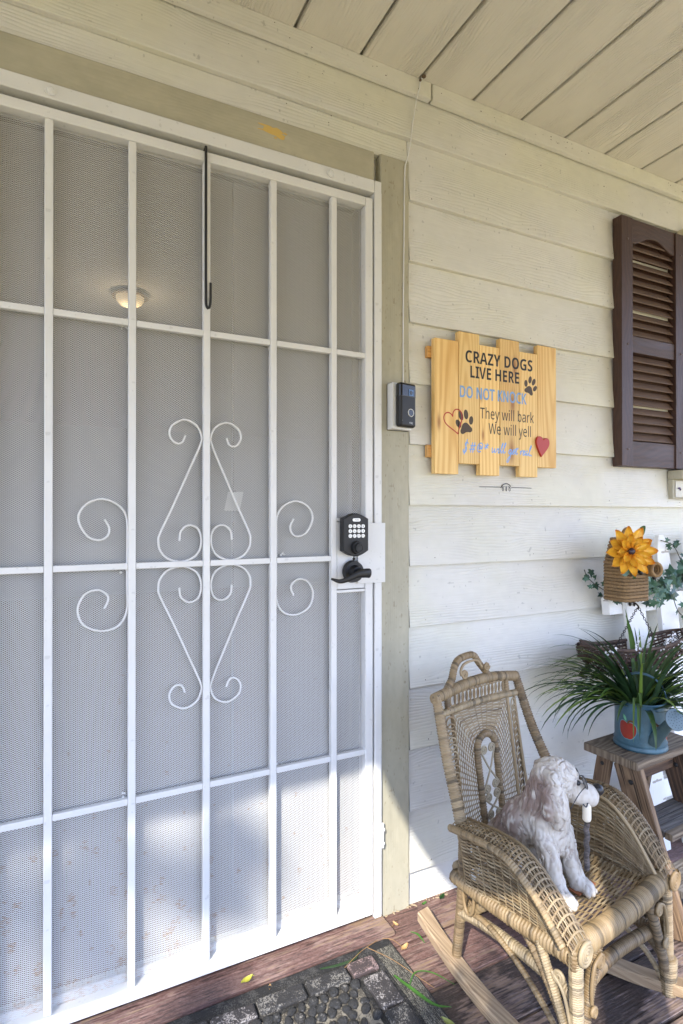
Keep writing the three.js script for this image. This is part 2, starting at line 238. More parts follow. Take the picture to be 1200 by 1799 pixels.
// ---------------------------------------------------------------- security door
{
  const d = thing('security_door', 'white steel security door with expanded mesh, bars and scrollwork', 'door', null, [0, 0, -0.029]);
  const W = M.white, g = (x0, x1, y0, y1, z0, z1, grain = 'y', r = 0.0025) => box(x1 - x0, y1 - y0, z1 - z0, (x0 + x1) / 2, (y0 + y1) / 2, (z0 + z1) / 2, { grain, r });
  obj('frame_post', g(0.8145, 0.838, 0.013, 2.146, 0.0, 0.064), W, d); obj('frame_post', g(-0.18, -0.1545, 0.013, 2.146, 0.0, 0.064), W, d);
  obj('frame_post_lip', g(0.838, 0.8435, 0.013, 2.12, 0.0505, 0.056), W, d);
  obj('frame_head', g(-0.1543, 0.8143, 2.110, 2.146, 0.0, 0.064, 'x'), W, d);
  for (const x of [-0.02, 0.675]) { const b = obj('bolt', [new THREE.CylinderGeometry(0.0125, 0.0125, 0.003, 20).rotateX(Math.PI / 2).translate(x, 2.128, 0.066), new THREE.SphereGeometry(0.0085, 12, 6).scale(1, 1, 0.45).translate(x, 2.128, 0.067)], W, d); }
  // leaf
  const L = 0.0625;                              // front face of the bars
  obj('leaf_stile', g(0.785, 0.8095, 0.026, 2.092, 0.022, L), W, d); obj('leaf_stile', g(-0.1505, -0.126, 0.026, 2.092, 0.022, L), W, d);
  obj('leaf_rail', g(-0.1258, 0.7848, 2.067, 2.092, 0.022, L, 'x'), W, d); obj('leaf_rail', g(-0.1258, 0.7848, 0.026, 0.058, 0.022, L, 'x'), W, d);
  obj('sill_strip', g(-0.1256, 0.7846, 0.0585, 0.078, 0.0275, 0.0345, 'x'), W, d);
  for (const x of [-0.023, 0.154, 0.331, 0.508, 0.686]) obj('bar', g(x - 0.0088, x + 0.0088, 0.0583, 2.0668, 0.043, L - 0.001), W, d);
  const xs = [-0.1258, -0.032, -0.014, 0.145, 0.163, 0.322, 0.34, 0.499, 0.517, 0.677, 0.695, 0.7848];
  for (const y of [1.635, 1.056, 0.498]) for (let k = 0; k < 12; k += 2) { if (y === 1.056 && k === 10) continue; obj('crossbar', g(xs[k], xs[k + 1], y - 0.0075, y + 0.0075, 0.045, L - 0.0025, 'x', 0.0015), W, d); }
  for (const [x, y] of [[0.139, 1.625], [0.503, 1.625], [0.139, 1.046], [0.535, 1.07], [0.139, 0.51], [0.53, 0.508], [0.14, 1.643]]) { const a = []; for (let i = 0; i < 5; i++) a.push(new THREE.IcosahedronGeometry(rr(0.002, 0.004), 0).translate(x + rr(-0.012, 0.008), y + rr(-0.006, 0.006), 0.046)); obj('weld_bead', a, W, d); }
  { // expanded steel mesh: rows of strands that zigzag and touch
    const LW = 0.0076, p = 0.0023, X0 = -0.126, X1 = 0.785, Yb = 0.058, Yt = 2.067, nx = Math.ceil((X1 - X0) / (LW / 2)), ny = Math.floor((Yt - Yb) / p);
    const N = (nx + 1) * ny, pos = new Float32Array(N * 6), col = new Float32Array(N * 6), idx = [];
    const rust = []; for (let i = 0; i < 150; i++) { const y = 0.06 + Math.pow(rnd(), 2.4) * 0.75, x = rr(X0, 0.76); rust.push([x, y, rr(0.002, 0.006) * (y < 0.3 ? 1.4 : 0.8)]); }
    for (let i = 0; i < 70; i++) rust.push([rr(X0, 0.3) , 0.06 + Math.pow(rnd(), 1.6) * 0.35, rr(0.003, 0.011)]);
    const cell = new Map(); for (const r of rust) { const k = Math.floor(r[0] / 0.03) + ',' + Math.floor(r[1] / 0.03); for (let a = -1; a < 2; a++) for (let b = -1; b < 2; b++) { const q = (Math.floor(r[0] / 0.03) + a) + ',' + (Math.floor(r[1] / 0.03) + b); if (!cell.has(q)) cell.set(q, []); cell.get(q).push(r); } }
    let o = 0;
    for (let r = 0; r < ny; r++) for (let j = 0; j <= nx; j++) {
      const x = Math.min(X1, X0 + j * LW / 2), up = (j + r) % 2 ? 1 : -1, y = Yb + (r + 0.5) * p + up * p * 0.42, w = 0.0007;
      const bow = 0.0022 * Math.sin(x * 9 + 1) * Math.sin(y * 5);
      pos.set([x, y - w, 0.03695 + bow, x, y + w, 0.0368 + bow], o * 6);
      let ru = y < 0.088 ? (hash(j, r, 5) > 0.8 ? 0.4 : 0) : 0; for (const q of cell.get(Math.floor(x / 0.03) + ',' + Math.floor(y / 0.03)) || []) { const dd = Math.hypot((x - q[0]), (y - q[1]) * 0.7); if (dd < q[2] && hash(j, r, 3) > 0.62) ru = Math.max(ru, rr(0.3, 1)); }
      const c = mix3([0.63, 0.63, 0.62], [0.42, 0.20, 0.055], ru * 0.7); col.set([...c, ...c], o * 6);
      if (j) { const a = (o - 1) * 2; idx.push(a, a + 2, a + 1, a + 1, a + 2, a + 3); }
      o++;
    }
    const m = new THREE.BufferGeometry(); m.setAttribute('position', new THREE.BufferAttribute(pos, 3)); m.setAttribute('color', new THREE.BufferAttribute(col, 3)); m.setIndex(idx); m.computeVertexNormals();
    obj('mesh_panel', m, std({ vertexColors: true, roughness: 0.45 }), d, { kind: 'stuff', label: 'white expanded metal mesh with rust specks near the bottom' });
  }
  // scrolls
  const C = [[-0.052, 0.319], [-0.059, 0.302], [-0.071, 0.298], [-0.083, 0.305], [-0.09, 0.321], [-0.083, 0.343], [-0.054, 0.358], [-0.025, 0.346], [-0.012, 0.321], [-0.015, 0.297], [-0.048, 0.22], [-0.082, 0.142], [-0.112, 0.077], [-0.116, 0.058], [-0.112, 0.035], [-0.093, 0.014], [-0.059, 0.006], [-0.025, 0.021], [-0.012, 0.052], [-0.019, 0.085], [-0.042, 0.096], [-0.062, 0.082], [-0.066, 0.058]];
  const S = [[-0.237, 0.111], [-0.227, 0.09], [-0.232, 0.071], [-0.25, 0.063], [-0.275, 0.074], [-0.293, 0.112], [-0.279, 0.144], [-0.245, 0.159], [-0.21, 0.147], [-0.189, 0.117], [-0.187, 0.062], [-0.187, 0.007], [-0.187, -0.048], [-0.188, -0.106], [-0.207, -0.14], [-0.245, -0.149], [-0.282, -0.131], [-0.294, -0.095], [-0.279, -0.062], [-0.252, -0.053], [-0.232, -0.065], [-0.229, -0.078], [-0.237, -0.097]];
  for (const [P, sx, sy] of [[C, 1, 1], [C, -1, 1], [C, 1, -1], [C, -1, -1], [S, 1, 1], [S, -1, 1]])
    obj('scroll', tube(P.map(([x, y]) => [0.331 + x * sx, 1.056 + y * sy, 0.053]), 0.0029, 150, 6), W, d);
  // lock plate, box, keypad, lever
  obj('lock_box', [g(0.6952, 0.7847, 0.968, 1.158, 0.03, L - 0.004), g(0.6952, 0.7847, 0.958, 0.966, 0.035, L - 0.003, 'x', 0.0015), g(0.6952, 0.7847, 1.16, 1.168, 0.035, L - 0.003, 'x', 0.0015)], W, d);
  obj('strike_plate', g(0.758, 0.848, 0.982, 1.154, 0.0645, 0.0675, 'y', 0.0012), W, d);
  const kp = obj('keypad_lock', (() => {
    const s = new THREE.Shape(); s.moveTo(-0.0365, -0.042); s.lineTo(-0.0365, 0.044); s.bezierCurveTo(-0.02, 0.052, -0.012, 0.058, 0, 0.058); s.bezierCurveTo(0.012, 0.058, 0.02, 0.052, 0.0365, 0.044); s.lineTo(0.0365, -0.042); s.bezierCurveTo(0.02, -0.052, 0.012, -0.056, 0, -0.056); s.bezierCurveTo(-0.012, -0.056, -0.02, -0.052, -0.0365, -0.042);
    return new THREE.ExtrudeGeometry(s, { depth: 0.02, bevelEnabled: true, bevelSize: 0.003, bevelThickness: 0.003, bevelSegments: 2, curveSegments: 8 }).translate(0.7395, 1.121, 0.0685);
  })(), M.black, d);
  const digits = ['1', '2', '3', '4', '5', '6', '7', '8', '•', '9', '0', '•'];
  const at = canvasTex(256, 192, (c) => { c.fillStyle = '#f4f4f2'; c.fillRect(0, 0, 256, 192); c.fillStyle = '#16161c'; c.font = 'bold 34px sans-serif'; c.textAlign = 'center'; c.textBaseline = 'middle'; digits.forEach((t, i) => c.fillText(t, 32 + 64 * (i % 4), 33 + 64 * Math.floor(i / 4))); });
  const bm = std({ map: at, roughness: 0.35 });
  digits.forEach((t, i) => {
    const q = new THREE.CylinderGeometry(0.0052, 0.0055, 0.003, 18).rotateX(Math.PI / 2), uv = q.attributes.uv, nn = q.attributes.normal;
    for (let k = 0; k < uv.count; k++) { const f = nn.getZ(k) > 0.9, px = q.attributes.position.getX(k) / 0.0104, py = q.attributes.position.getY(k) / 0.0104; uv.setXY(k, (i % 4 + 0.5 + (f ? px : 0.42)) / 4, 1 - (Math.floor(i / 4) + 0.5 - (f ? py : 0.42)) / 3); }
    obj('button', q.translate(0.7205 + 0.0133 * (i % 4), 1.146 - 0.0135 * Math.floor(i / 4), 0.0928), bm, kp);
  });
  obj('badge', (() => { const s = new THREE.Shape(); s.absarc(-0.008, 0, 0.0045, Math.PI / 2, Math.PI * 1.5); s.absarc(0.008, 0, 0.0045, -Math.PI / 2, Math.PI / 2); const q = new THREE.ShapeGeometry(s, 10), p = q.attributes.position; for (let k = 0; k < p.count; k++) q.attributes.uv.setXY(k, p.getX(k) / 0.026 + 0.5, p.getY(k) / 0.01 + 0.5); return q.translate(0.7405, 1.1635, 0.0919); })(),
    std({ map: canvasTex(128, 48, (c) => { c.fillStyle = '#f6f6f6'; c.fillRect(0, 0, 128, 48); c.fillStyle = '#20202c'; c.font = 'bold 20px sans-serif'; c.textAlign = 'center'; c.fillText('Teeho', 72, 31); }), roughness: 0.3 }), kp);
  obj('thumb_turn', [new THREE.CylinderGeometry(0.017, 0.019, 0.012, 28).rotateX(Math.PI / 2).translate(0.7415, 1.0865, 0.097), new THREE.CylinderGeometry(0.0125, 0.0148, 0.01, 26).rotateX(Math.PI / 2).translate(0.7415, 1.0865, 0.107), new THREE.TorusGeometry(0.0085, 0.0012, 6, 20).translate(0.7415, 1.0865, 0.112)], M.black, kp);
  const lv = obj('lever_handle', [new THREE.CylinderGeometry(0.029, 0.032, 0.014, 36).rotateX(Math.PI / 2).translate(0.740, 1.018, 0.0745), new THREE.CylinderGeometry(0.015, 0.02, 0.018, 26).rotateX(Math.PI / 2).translate(0.741, 1.018, 0.089), new THREE.CylinderGeometry(0.0115, 0.0115, 0.03, 20).rotateX(Math.PI / 2).translate(0.745, 1.018, 0.108)], M.black, d);
  obj('lever', (() => { // tapered, slightly waved arm
    const c = curve([[0.769, 1.016, 0.118], [0.752, 1.0175, 0.122], [0.727, 1.0155, 0.124], [0.702, 1.005, 0.122], [0.677, 0.9985, 0.117], [0.654, 1.0055, 0.109]]), q = new THREE.TubeGeometry(c, 40, 1, 10), f = c.getPoints(40), p = q.attributes.position;
    for (let k = 0; k < p.count; k++) { const i = Math.floor(k / 11), t = i / 40, o2 = c.getPointAt(t), r = [0.0135, 0.0125, 0.0095, 0.0075, 0.006, 0.0028], a = t * 5, b = Math.min(4, Math.floor(a)), R = mix(r[b], r[b + 1], a - b) * (t < 0.02 ? 0.5 : 1); p.setXYZ(k, o2.x + (p.getX(k) - o2.x) * R, o2.y + (p.getY(k) - o2.y) * R, o2.z + (p.getZ(k) - o2.z) * R * 0.55); }
    q.computeVertexNormals(); return q;
  })(), M.black, lv);
  obj('lock_tab', [rod([0.7405, 1.0465, 0.076], [0.7405, 1.066, 0.076], 0.0018), ball(0.7405, 1.054, 0.076, 0.005, [1, 0.7, 0.6])], M.black, d);
  obj('hinge_pin', [rod([0.843, 0.21, 0.06], [0.843, 0.28, 0.06], 0.0045), ball(0.844, 0.262, 0.062, 0.006), ball(0.844, 0.222, 0.062, 0.005)], W, d);

  const hk = thing('door_hook', 'long black over-door hanger hook on the middle bar of the white security door', 'hook', null, [0, 0, -0.029]);
  obj('hook_strap', tube([[0.327, 2.099, 0.04], [0.327, 2.0985, 0.063], [0.327, 2.09, 0.0664], [0.327, 1.95, 0.0664], [0.327, 1.8, 0.0664], [0.3272, 1.72, 0.0665], [0.3285, 1.7005, 0.068], [0.332, 1.694, 0.071], [0.3355, 1.702, 0.074], [0.3365, 1.72, 0.0755], [0.3365, 1.757, 0.076]], 0.0034, 130, 8), M.blackIron, hk);
}

// ---------------------------------------------------------------- wooden sign
{
  const X0 = 1.012, Y0 = 1.297, SW = 0.516, SH = 0.458, CW = 1408, CH = 1250, k = CW / SW;
  const px = (x) => (x - X0) * k, py = (y) => CH - (y - Y0) * k;
  const edges = [1.017, 1.107, 1.190, 1.272, 1.356, 1.437, 1.524];
  const kn = [[1.335, 1.663, 5], [1.326, 1.542, 6], [1.322, 1.385, 7], [1.197, 1.553, 3], [1.033, 1.46, 4], [1.203, 1.43, 3]];
  const face = canvasTex(CW, CH, (c) => {
    const im = c.createImageData(CW, CH), d = im.data;
    for (let i = 0; i < CW; i++) {
      const x = X0 + i / k; let pl = 0; while (pl < 5 && x > edges[pl + 1]) pl++;
      const xc = (edges[pl] + edges[pl + 1]) / 2 + [0.03, -0.01, 0.05, 0.012, -0.04, 0.03][pl], tone = [1.02, 0.98, 1.04, 0.96, 1.0, 0.99][pl];
      for (let j = 0; j < CH; j++) {
        const y = Y0 + (CH - j) / k; let dx = x - xc; let dark = 0;
        for (const [a, b, s] of kn) { const ex = (x - a) * 160 / s * 3.2, ey = (y - b) * 45 / s * 3.2, r2 = ex * ex + ey * ey; if (r2 < 40) { dx += 0.006 * Math.exp(-r2 / 5) * Math.sign(x - a + 1e-6); dark = Math.max(dark, Math.exp(-r2 * 1.6)); } }
        const w = vn(x * 30 + pl * 7, y * 4, 999, 999, 301) * 0.009 + vn(x * 90, y * 9, 999, 999, 303) * 0.002, rings = Math.sqrt(Math.pow(dx + w, 2) * 1 + Math.pow((y - 1.1 - pl * 0.17) * 0.06, 2)) * 620 * [0.6, 1.15, 0.7, 1.5, 0.8, 0.9][pl];
        const l = Math.pow(0.5 + 0.5 * Math.sin(rings), 1.6), f = vn(x * 900, y * 22, 9999, 9999, 305), b = vn(x * 14 + pl * 5, y * 5, 99, 99, 307);
        const t = clamp(l * 0.55 + (f - 0.5) * 0.35 + (b - 0.5) * 0.5 + 0.1);
        let q = mix3([0.925, 0.79, 0.53], [0.81, 0.615, 0.33], t); q = mix3(q, [0.42, 0.2, 0.08], dark * 0.55);
        const o = (j * CW + i) * 4; for (let n = 0; n < 3; n++) d[o + n] = 255 * clamp(q[n] * tone); d[o + 3] = 255;
      }
    }
    c.putImageData(im, 0, 0);
    const text = (s, x0, x1, y, h, font, col, stroke = 0) => { // fitted between x0 and x1, letters h tall, baseline y
      c.save(); c.font = font.replace('$', '200'); const m = c.measureText(s).width; c.translate(px(x0), py(y)); c.scale(k * (x1 - x0) / m, h * k / (200 * 0.714)); c.fillStyle = col; c.fillText(s, 0, 0); if (stroke) { c.strokeStyle = col; c.lineWidth = stroke; c.stroke; c.strokeText(s, 0, 0); } c.restore();
    };
    text('CRAZY DOGS', 1.131, 1.416, 1.6555, 0.037, 'bold $px sans-serif', '#141210');
    text('LIVE HERE', 1.149, 1.357, 1.6085, 0.037, 'bold $px sans-serif', '#141210');
    text('DO NOT KNOCK', 1.109, 1.386, 1.5445, 0.034, '$px sans-serif', '#78a0d2', 10);
    text('They will bark', 1.192, 1.420, 1.4835, 0.034, '$px sans-serif', '#17130f');
    text('We will yell', 1.226, 1.410, 1.4365, 0.034, '$px sans-serif', '#17130f');
    // brush script line, drawn stroke by stroke
    c.strokeStyle = '#74a3e6'; c.lineCap = c.lineJoin = 'round'; c.lineWidth = 9.5;
    const st = (pts) => { c.beginPath(); const q = pts.map(([a, b]) => [px(a), py(b)]); c.moveTo(...q[0]); for (let i = 1; i < q.length - 1; i++) c.quadraticCurveTo(...q[i], (q[i][0] + q[i + 1][0]) / 2, (q[i][1] + q[i + 1][1]) / 2); c.lineTo(...q[q.length - 1]); c.stroke(); };
    const w = (x, y, list) => list.forEach((s) => st(s.map(([a, b]) => [x + a * 0.001 + b * 0.0003, y + b * 0.00125])));
    const Y = 1.379;
    w(1.126, Y, [[[13, 18], [6, 22], [1, 16], [6, 10], [12, 4], [8, -6], [0, -5], [-1, 1]], [[7, 27], [5, -10]]]);
    w(1.151, Y, [[[5, 20], [3, -4]], [[14, 20], [12, -4]], [[-1, 12], [19, 13]], [[-2, 3], [18, 4]]]);
    w(1.178, Y, [[[14, 12], [8, 15], [5, 8], [10, 3], [14, 9], [15, 14], [16, 4], [21, 8], [20, 18], [10, 22], [0, 14], [1, 2], [8, -3], [16, -1]]]);
    w(1.206, Y, [[[9, 20], [7, 6]], [[1, 17], [15, 9]], [[1, 9], [15, 17]]]);
    w(1.238, Y - 0.003, [[[0, 13], [1, 2], [5, 0], [9, 5], [11, 13], [11, 3], [15, 0], [20, 6], [21, 13], [24, 10]], [[27, 12], [26, 1], [30, 0], [34, 6]], [[34, 5], [42, 24], [39, 28], [36, 18], [37, 2], [41, 0], [45, 6]], [[45, 5], [53, 25], [50, 29], [47, 18], [48, 2], [52, 0], [56, 5]]]); c.beginPath(); c.arc(px(1.271), py(1.396), 5, 0, 7); c.fillStyle = '#74a3e6'; c.fill();
    w(1.308, Y - 0.005, [[[10, 12], [3, 14], [-1, 6], [3, 0], [8, 4], [11, 13], [9, -10], [4, -22], [-2, -19], [2, -10], [12, 0], [16, 5]], [[16, 5], [23, 8], [23, 14], [18, 13], [16, 4], [20, 0], [26, 4]], [[26, 3], [34, 24], [30, 5], [33, 0], [38, 4]], [[26, 15], [38, 16]]]);
    w(1.357, Y - 0.006, [[[0, 10], [3, 14], [2, 0], [4, 9], [9, 14], [12, 12]], [[13, 5], [19, 9], [19, 14], [14, 12], [13, 3], [17, 0], [22, 4]], [[31, 12], [25, 14], [22, 5], [26, 0], [31, 10], [30, 1], [34, 1], [37, 5]], [[37, 4], [46, 26], [42, 29], [39, 16], [40, 2], [44, 0], [47, 3]]]); c.beginPath(); c.arc(px(1.409), py(1.374), 6, 0, 7); c.fill();
    const paw = (x, y, s, rot) => { c.save(); c.translate(px(x), py(y)); c.rotate(rot); c.scale(s * k, s * k); c.fillStyle = '#4a3a28'; c.strokeStyle = '#241a10'; c.lineWidth = 0.03; for (const [a, b, u, v, t] of [[-0.62, -0.05, 0.2, 0.33, -0.35], [-0.24, -0.62, 0.2, 0.36, -0.1], [0.28, -0.62, 0.2, 0.36, 0.12], [0.66, -0.08, 0.19, 0.32, 0.4]]) { c.beginPath(); c.ellipse(a, b, u, v, t, 0, 7); c.fill(); c.stroke(); }
      c.beginPath(); c.moveTo(0, 0); c.bezierCurveTo(0.3, 0, 0.35, 0.3, 0.55, 0.5); c.bezierCurveTo(0.65, 0.75, 0.4, 0.85, 0.2, 0.75); c.bezierCurveTo(0.05, 0.7, -0.05, 0.7, -0.2, 0.75); c.bezierCurveTo(-0.4, 0.85, -0.65, 0.75, -0.55, 0.5); c.bezierCurveTo(-0.35, 0.3, -0.3, 0, 0, 0); c.fill(); c.stroke(); c.restore(); };
    paw(1.404, 1.605, 0.033, 0.35); paw(1.131, 1.464, 0.04, -0.25);
    c.save(); c.translate(px(1.089), py(1.47)); c.rotate(-0.35); c.scale(k, k); c.strokeStyle = '#a81c18'; c.lineWidth = 0.0035; c.beginPath(); c.moveTo(0, -0.012); c.bezierCurveTo(0.008, -0.04, 0.042, -0.03, 0.034, -0.002); c.bezierCurveTo(0.03, 0.012, 0.012, 0.026, 0, 0.044); c.bezierCurveTo(-0.012, 0.026, -0.03, 0.012, -0.034, -0.002); c.bezierCurveTo(-0.042, -0.03, -0.008, -0.04, 0, -0.012); c.stroke(); c.restore();
  });
  const m = std({ map: face, roughness: 0.55 }), s = thing('wooden_sign', 'pine plank sign lettered CRAZY DOGS LIVE HERE with paw prints on the siding', 'sign');
  for (let i = 0; i < 6; i++) {
    const y0 = i % 2 ? 1.337 : 1.303, y1 = i % 2 ? 1.748 : 1.716, g = box(edges[i + 1] - edges[i] - 0.0012, y1 - y0, 0.019, (edges[i] + edges[i + 1]) / 2, (y0 + y1) / 2, 0.0365 + [0, 0.0006, 0.0002, 0.0009, 0.0003, 0][i], { r: 0.0015 }), p = g.attributes.position, n = g.attributes.normal;
    for (let q = 0; q < p.count; q++) { const f = n.getZ(q) > 0.5; g.attributes.uv.setXY(q, (p.getX(q) + (f ? 0 : (p.getZ(q) - 0.04) * (n.getX(q) < -0.4 ? -1 : 1)) - X0) / SW, clamp((p.getY(q) - Y0) / SH, 0.01, 0.99)); }
    obj('plank', g, m, s);
  }
  M.pine = std({ map: woodTex([0.88, 0.70, 0.44], [0.74, 0.52, 0.28], 311, 26, [0.4, 0.14], 0.1), roughness: 0.6 });
  obj('batten', box(0.515, 0.035, 0.014, 1.262, 1.677, 0.0195, { r: 0.0015 }), M.pine, s); obj('batten', box(0.52, 0.038, 0.014, 1.264, 1.373, 0.0195, { r: 0.0015 }), M.pine, s);
  const h = new THREE.Shape(); h.moveTo(0, 0.016); h.bezierCurveTo(0.006, 0.034, 0.036, 0.034, 0.033, 0.008); h.bezierCurveTo(0.03, -0.012, 0.012, -0.028, 0.003, -0.043); h.bezierCurveTo(-0.012, -0.026, -0.032, -0.008, -0.033, 0.01); h.bezierCurveTo(-0.034, 0.03, -0.008, 0.034, 0, 0.016);
  obj('heart', new THREE.ExtrudeGeometry(h, { depth: 0.005, bevelEnabled: true, bevelSize: 0.0015, bevelThickness: 0.0015, bevelSegments: 2 }).scale(0.86, 0.9, 1).rotateZ(-0.18).translate(1.452, 1.412, 0.0485), std({ color: lin(0.42, 0.03, 0.015), roughness: 0.45 }), s, { label: 'raised red wooden heart' });

  const f = thing('wall_flourish', 'thin black scroll flourish on the siding below the plank sign', 'wall decal');
  const z = (y) => 0.0102, fl = [];
  fl.push(tube([[1.215, 1.268, 0.0150], [1.26, 1.2685, 0.0150], [1.3, 1.2685, 0.0150], [1.307, 1.2665, 0.0150]], 0.0009, 20, 5), tube([[1.44, 1.268, 0.0150], [1.40, 1.2685, 0.0150], [1.356, 1.2685, 0.0150], [1.349, 1.2665, 0.0150]], 0.0009, 20, 5));
  fl.push(tube([[1.306, 1.2675, 0.0152], [1.312, 1.2755, 0.0152], [1.328, 1.281, 0.0152], [1.344, 1.2755, 0.0152], [1.35, 1.2675, 0.01]], 0.0013, 20, 5));
  const sp = (x, sx) => { const a = []; for (let i = 0; i <= 24; i++) { const t = i / 24 * 6.6; a.push([x + sx * (0.0052 * Math.sin(t) + i * 0.0004), 1.2635 + 0.0075 * Math.cos(t), 0.0155]); } return tube(a, 0.0007, 48, 5); };
  fl.push(sp(1.309, 1), sp(1.347, -1), sp(1.325, 0.6));
  obj('flourish_line', fl, M.blackIron, f);
}

// ---------------------------------------------------------------- doorbell and its wire
{
  const b = thing('video_doorbell', 'black video doorbell on a white wedge mount beside the door', 'doorbell', null, [0.9, 1.495, 0.021]);
  obj('back_plate', box(0.0735, 0.137, 0.004, 0, -0.0, 0.0025, { r: 0.001 }), M.black, b);
  const wd = new THREE.Shape([[-0.036, -0.005], [-0.036, -0.033], [0.036, -0.018], [0.036, -0.005]].map((p) => new THREE.Vector2(...p)));
  obj('wedge_mount', new THREE.ExtrudeGeometry(wd, { depth: 0.132, bevelEnabled: true, bevelSize: 0.001, bevelThickness: 0.001, bevelSegments: 1 }).rotateX(-Math.PI / 2).translate(0, -0.066, 0), M.white, b);
  const face = new THREE.Group(); face.name = 'camera_body'; face.position.set(0.0, 0, 0.026); face.rotation.y = 0.205; b.add(face);
  obj('housing', new RoundedBoxGeometry(0.064, 0.128, 0.024, 4, 0.008).translate(0.003, 0.002, 0.0125), M.black, face);
  obj('upper_window', new RoundedBoxGeometry(0.0645, 0.046, 0.0242, 4, 0.0078).translate(0.003, 0.0432, 0.0128), M.blackGloss, face);
  obj('camera_window', box(0.019, 0.019, 0.001, 0.012, 0.038, 0.0255, { r: 0.0004 }), std({ color: lin(0.05, 0.12, 0.25), roughness: 0.15 }), face);
  obj('camera_lens', new THREE.CylinderGeometry(0.0055, 0.006, 0.001, 20).rotateX(Math.PI / 2).translate(0.012, 0.038, 0.0263), M.blackGloss, face);
  obj('button_ring', new THREE.TorusGeometry(0.0108, 0.0011, 8, 36).translate(0.012, -0.02, 0.0247), std({ color: lin(0.75, 0.75, 0.72), roughness: 0.3 }), face);
  obj('button', new THREE.CylinderGeometry(0.0094, 0.0094, 0.0016, 28).rotateX(Math.PI / 2).translate(0.012, -0.02, 0.0245), M.blackGloss, face);
  const q = new THREE.PlaneGeometry(0.016, 0.008).translate(0.012, -0.05, 0.0249);
  obj('badge', q, std({ map: canvasTex(128, 64, (c) => { c.fillStyle = '#212122'; c.fillRect(0, 0, 128, 64); c.fillStyle = '#d8d8d8'; c.font = '58px sans-serif'; c.textAlign = 'center'; c.fillText('ring', 64, 46); }), roughness: 0.4 }), face);
  obj('mic_hole', ball(-0.022, -0.045, 0.0241, 0.0013), std({ color: lin(0.2, 0.2, 0.2) }), face);

  const w = thing('bell_wire', 'thin white wire running from the porch ceiling down to the doorbell', 'wire');
  obj('wire', tube([[0.985, 2.5, 0.045], [0.976, 2.494, 0.032], [0.9735, 2.47, 0.0305], [0.968, 2.44, 0.022], [0.957, 2.36, 0.018], [0.948, 2.3, 0.018], [0.9385, 2.26, 0.02], [0.93, 2.236, 0.0235], [0.925, 2.2, 0.0233], [0.922, 2.0, 0.0233], [0.9195, 1.8, 0.0233], [0.919, 1.6, 0.0235], [0.919, 1.55, 0.024]], 0.0021, 140, 7), M.white, w);
  obj('clip', [new THREE.TorusGeometry(0.0045, 0.0017, 7, 16).translate(0.934, 2.236, 0.0225), new THREE.CylinderGeometry(0.0022, 0.0022, 0.004, 8).rotateX(Math.PI / 2).translate(0.934, 2.236, 0.0225)], std({ color: lin(0.5, 0.47, 0.36), roughness: 0.5 }), w);
  obj('ceiling_clip', [ball(0.981, 2.499, 0.042, 0.007, [1, 0.6, 1]), ball(0.974, 2.491, 0.034, 0.004)], std({ color: lin(0.12, 0.08, 0.05), roughness: 0.8 }), w);
}

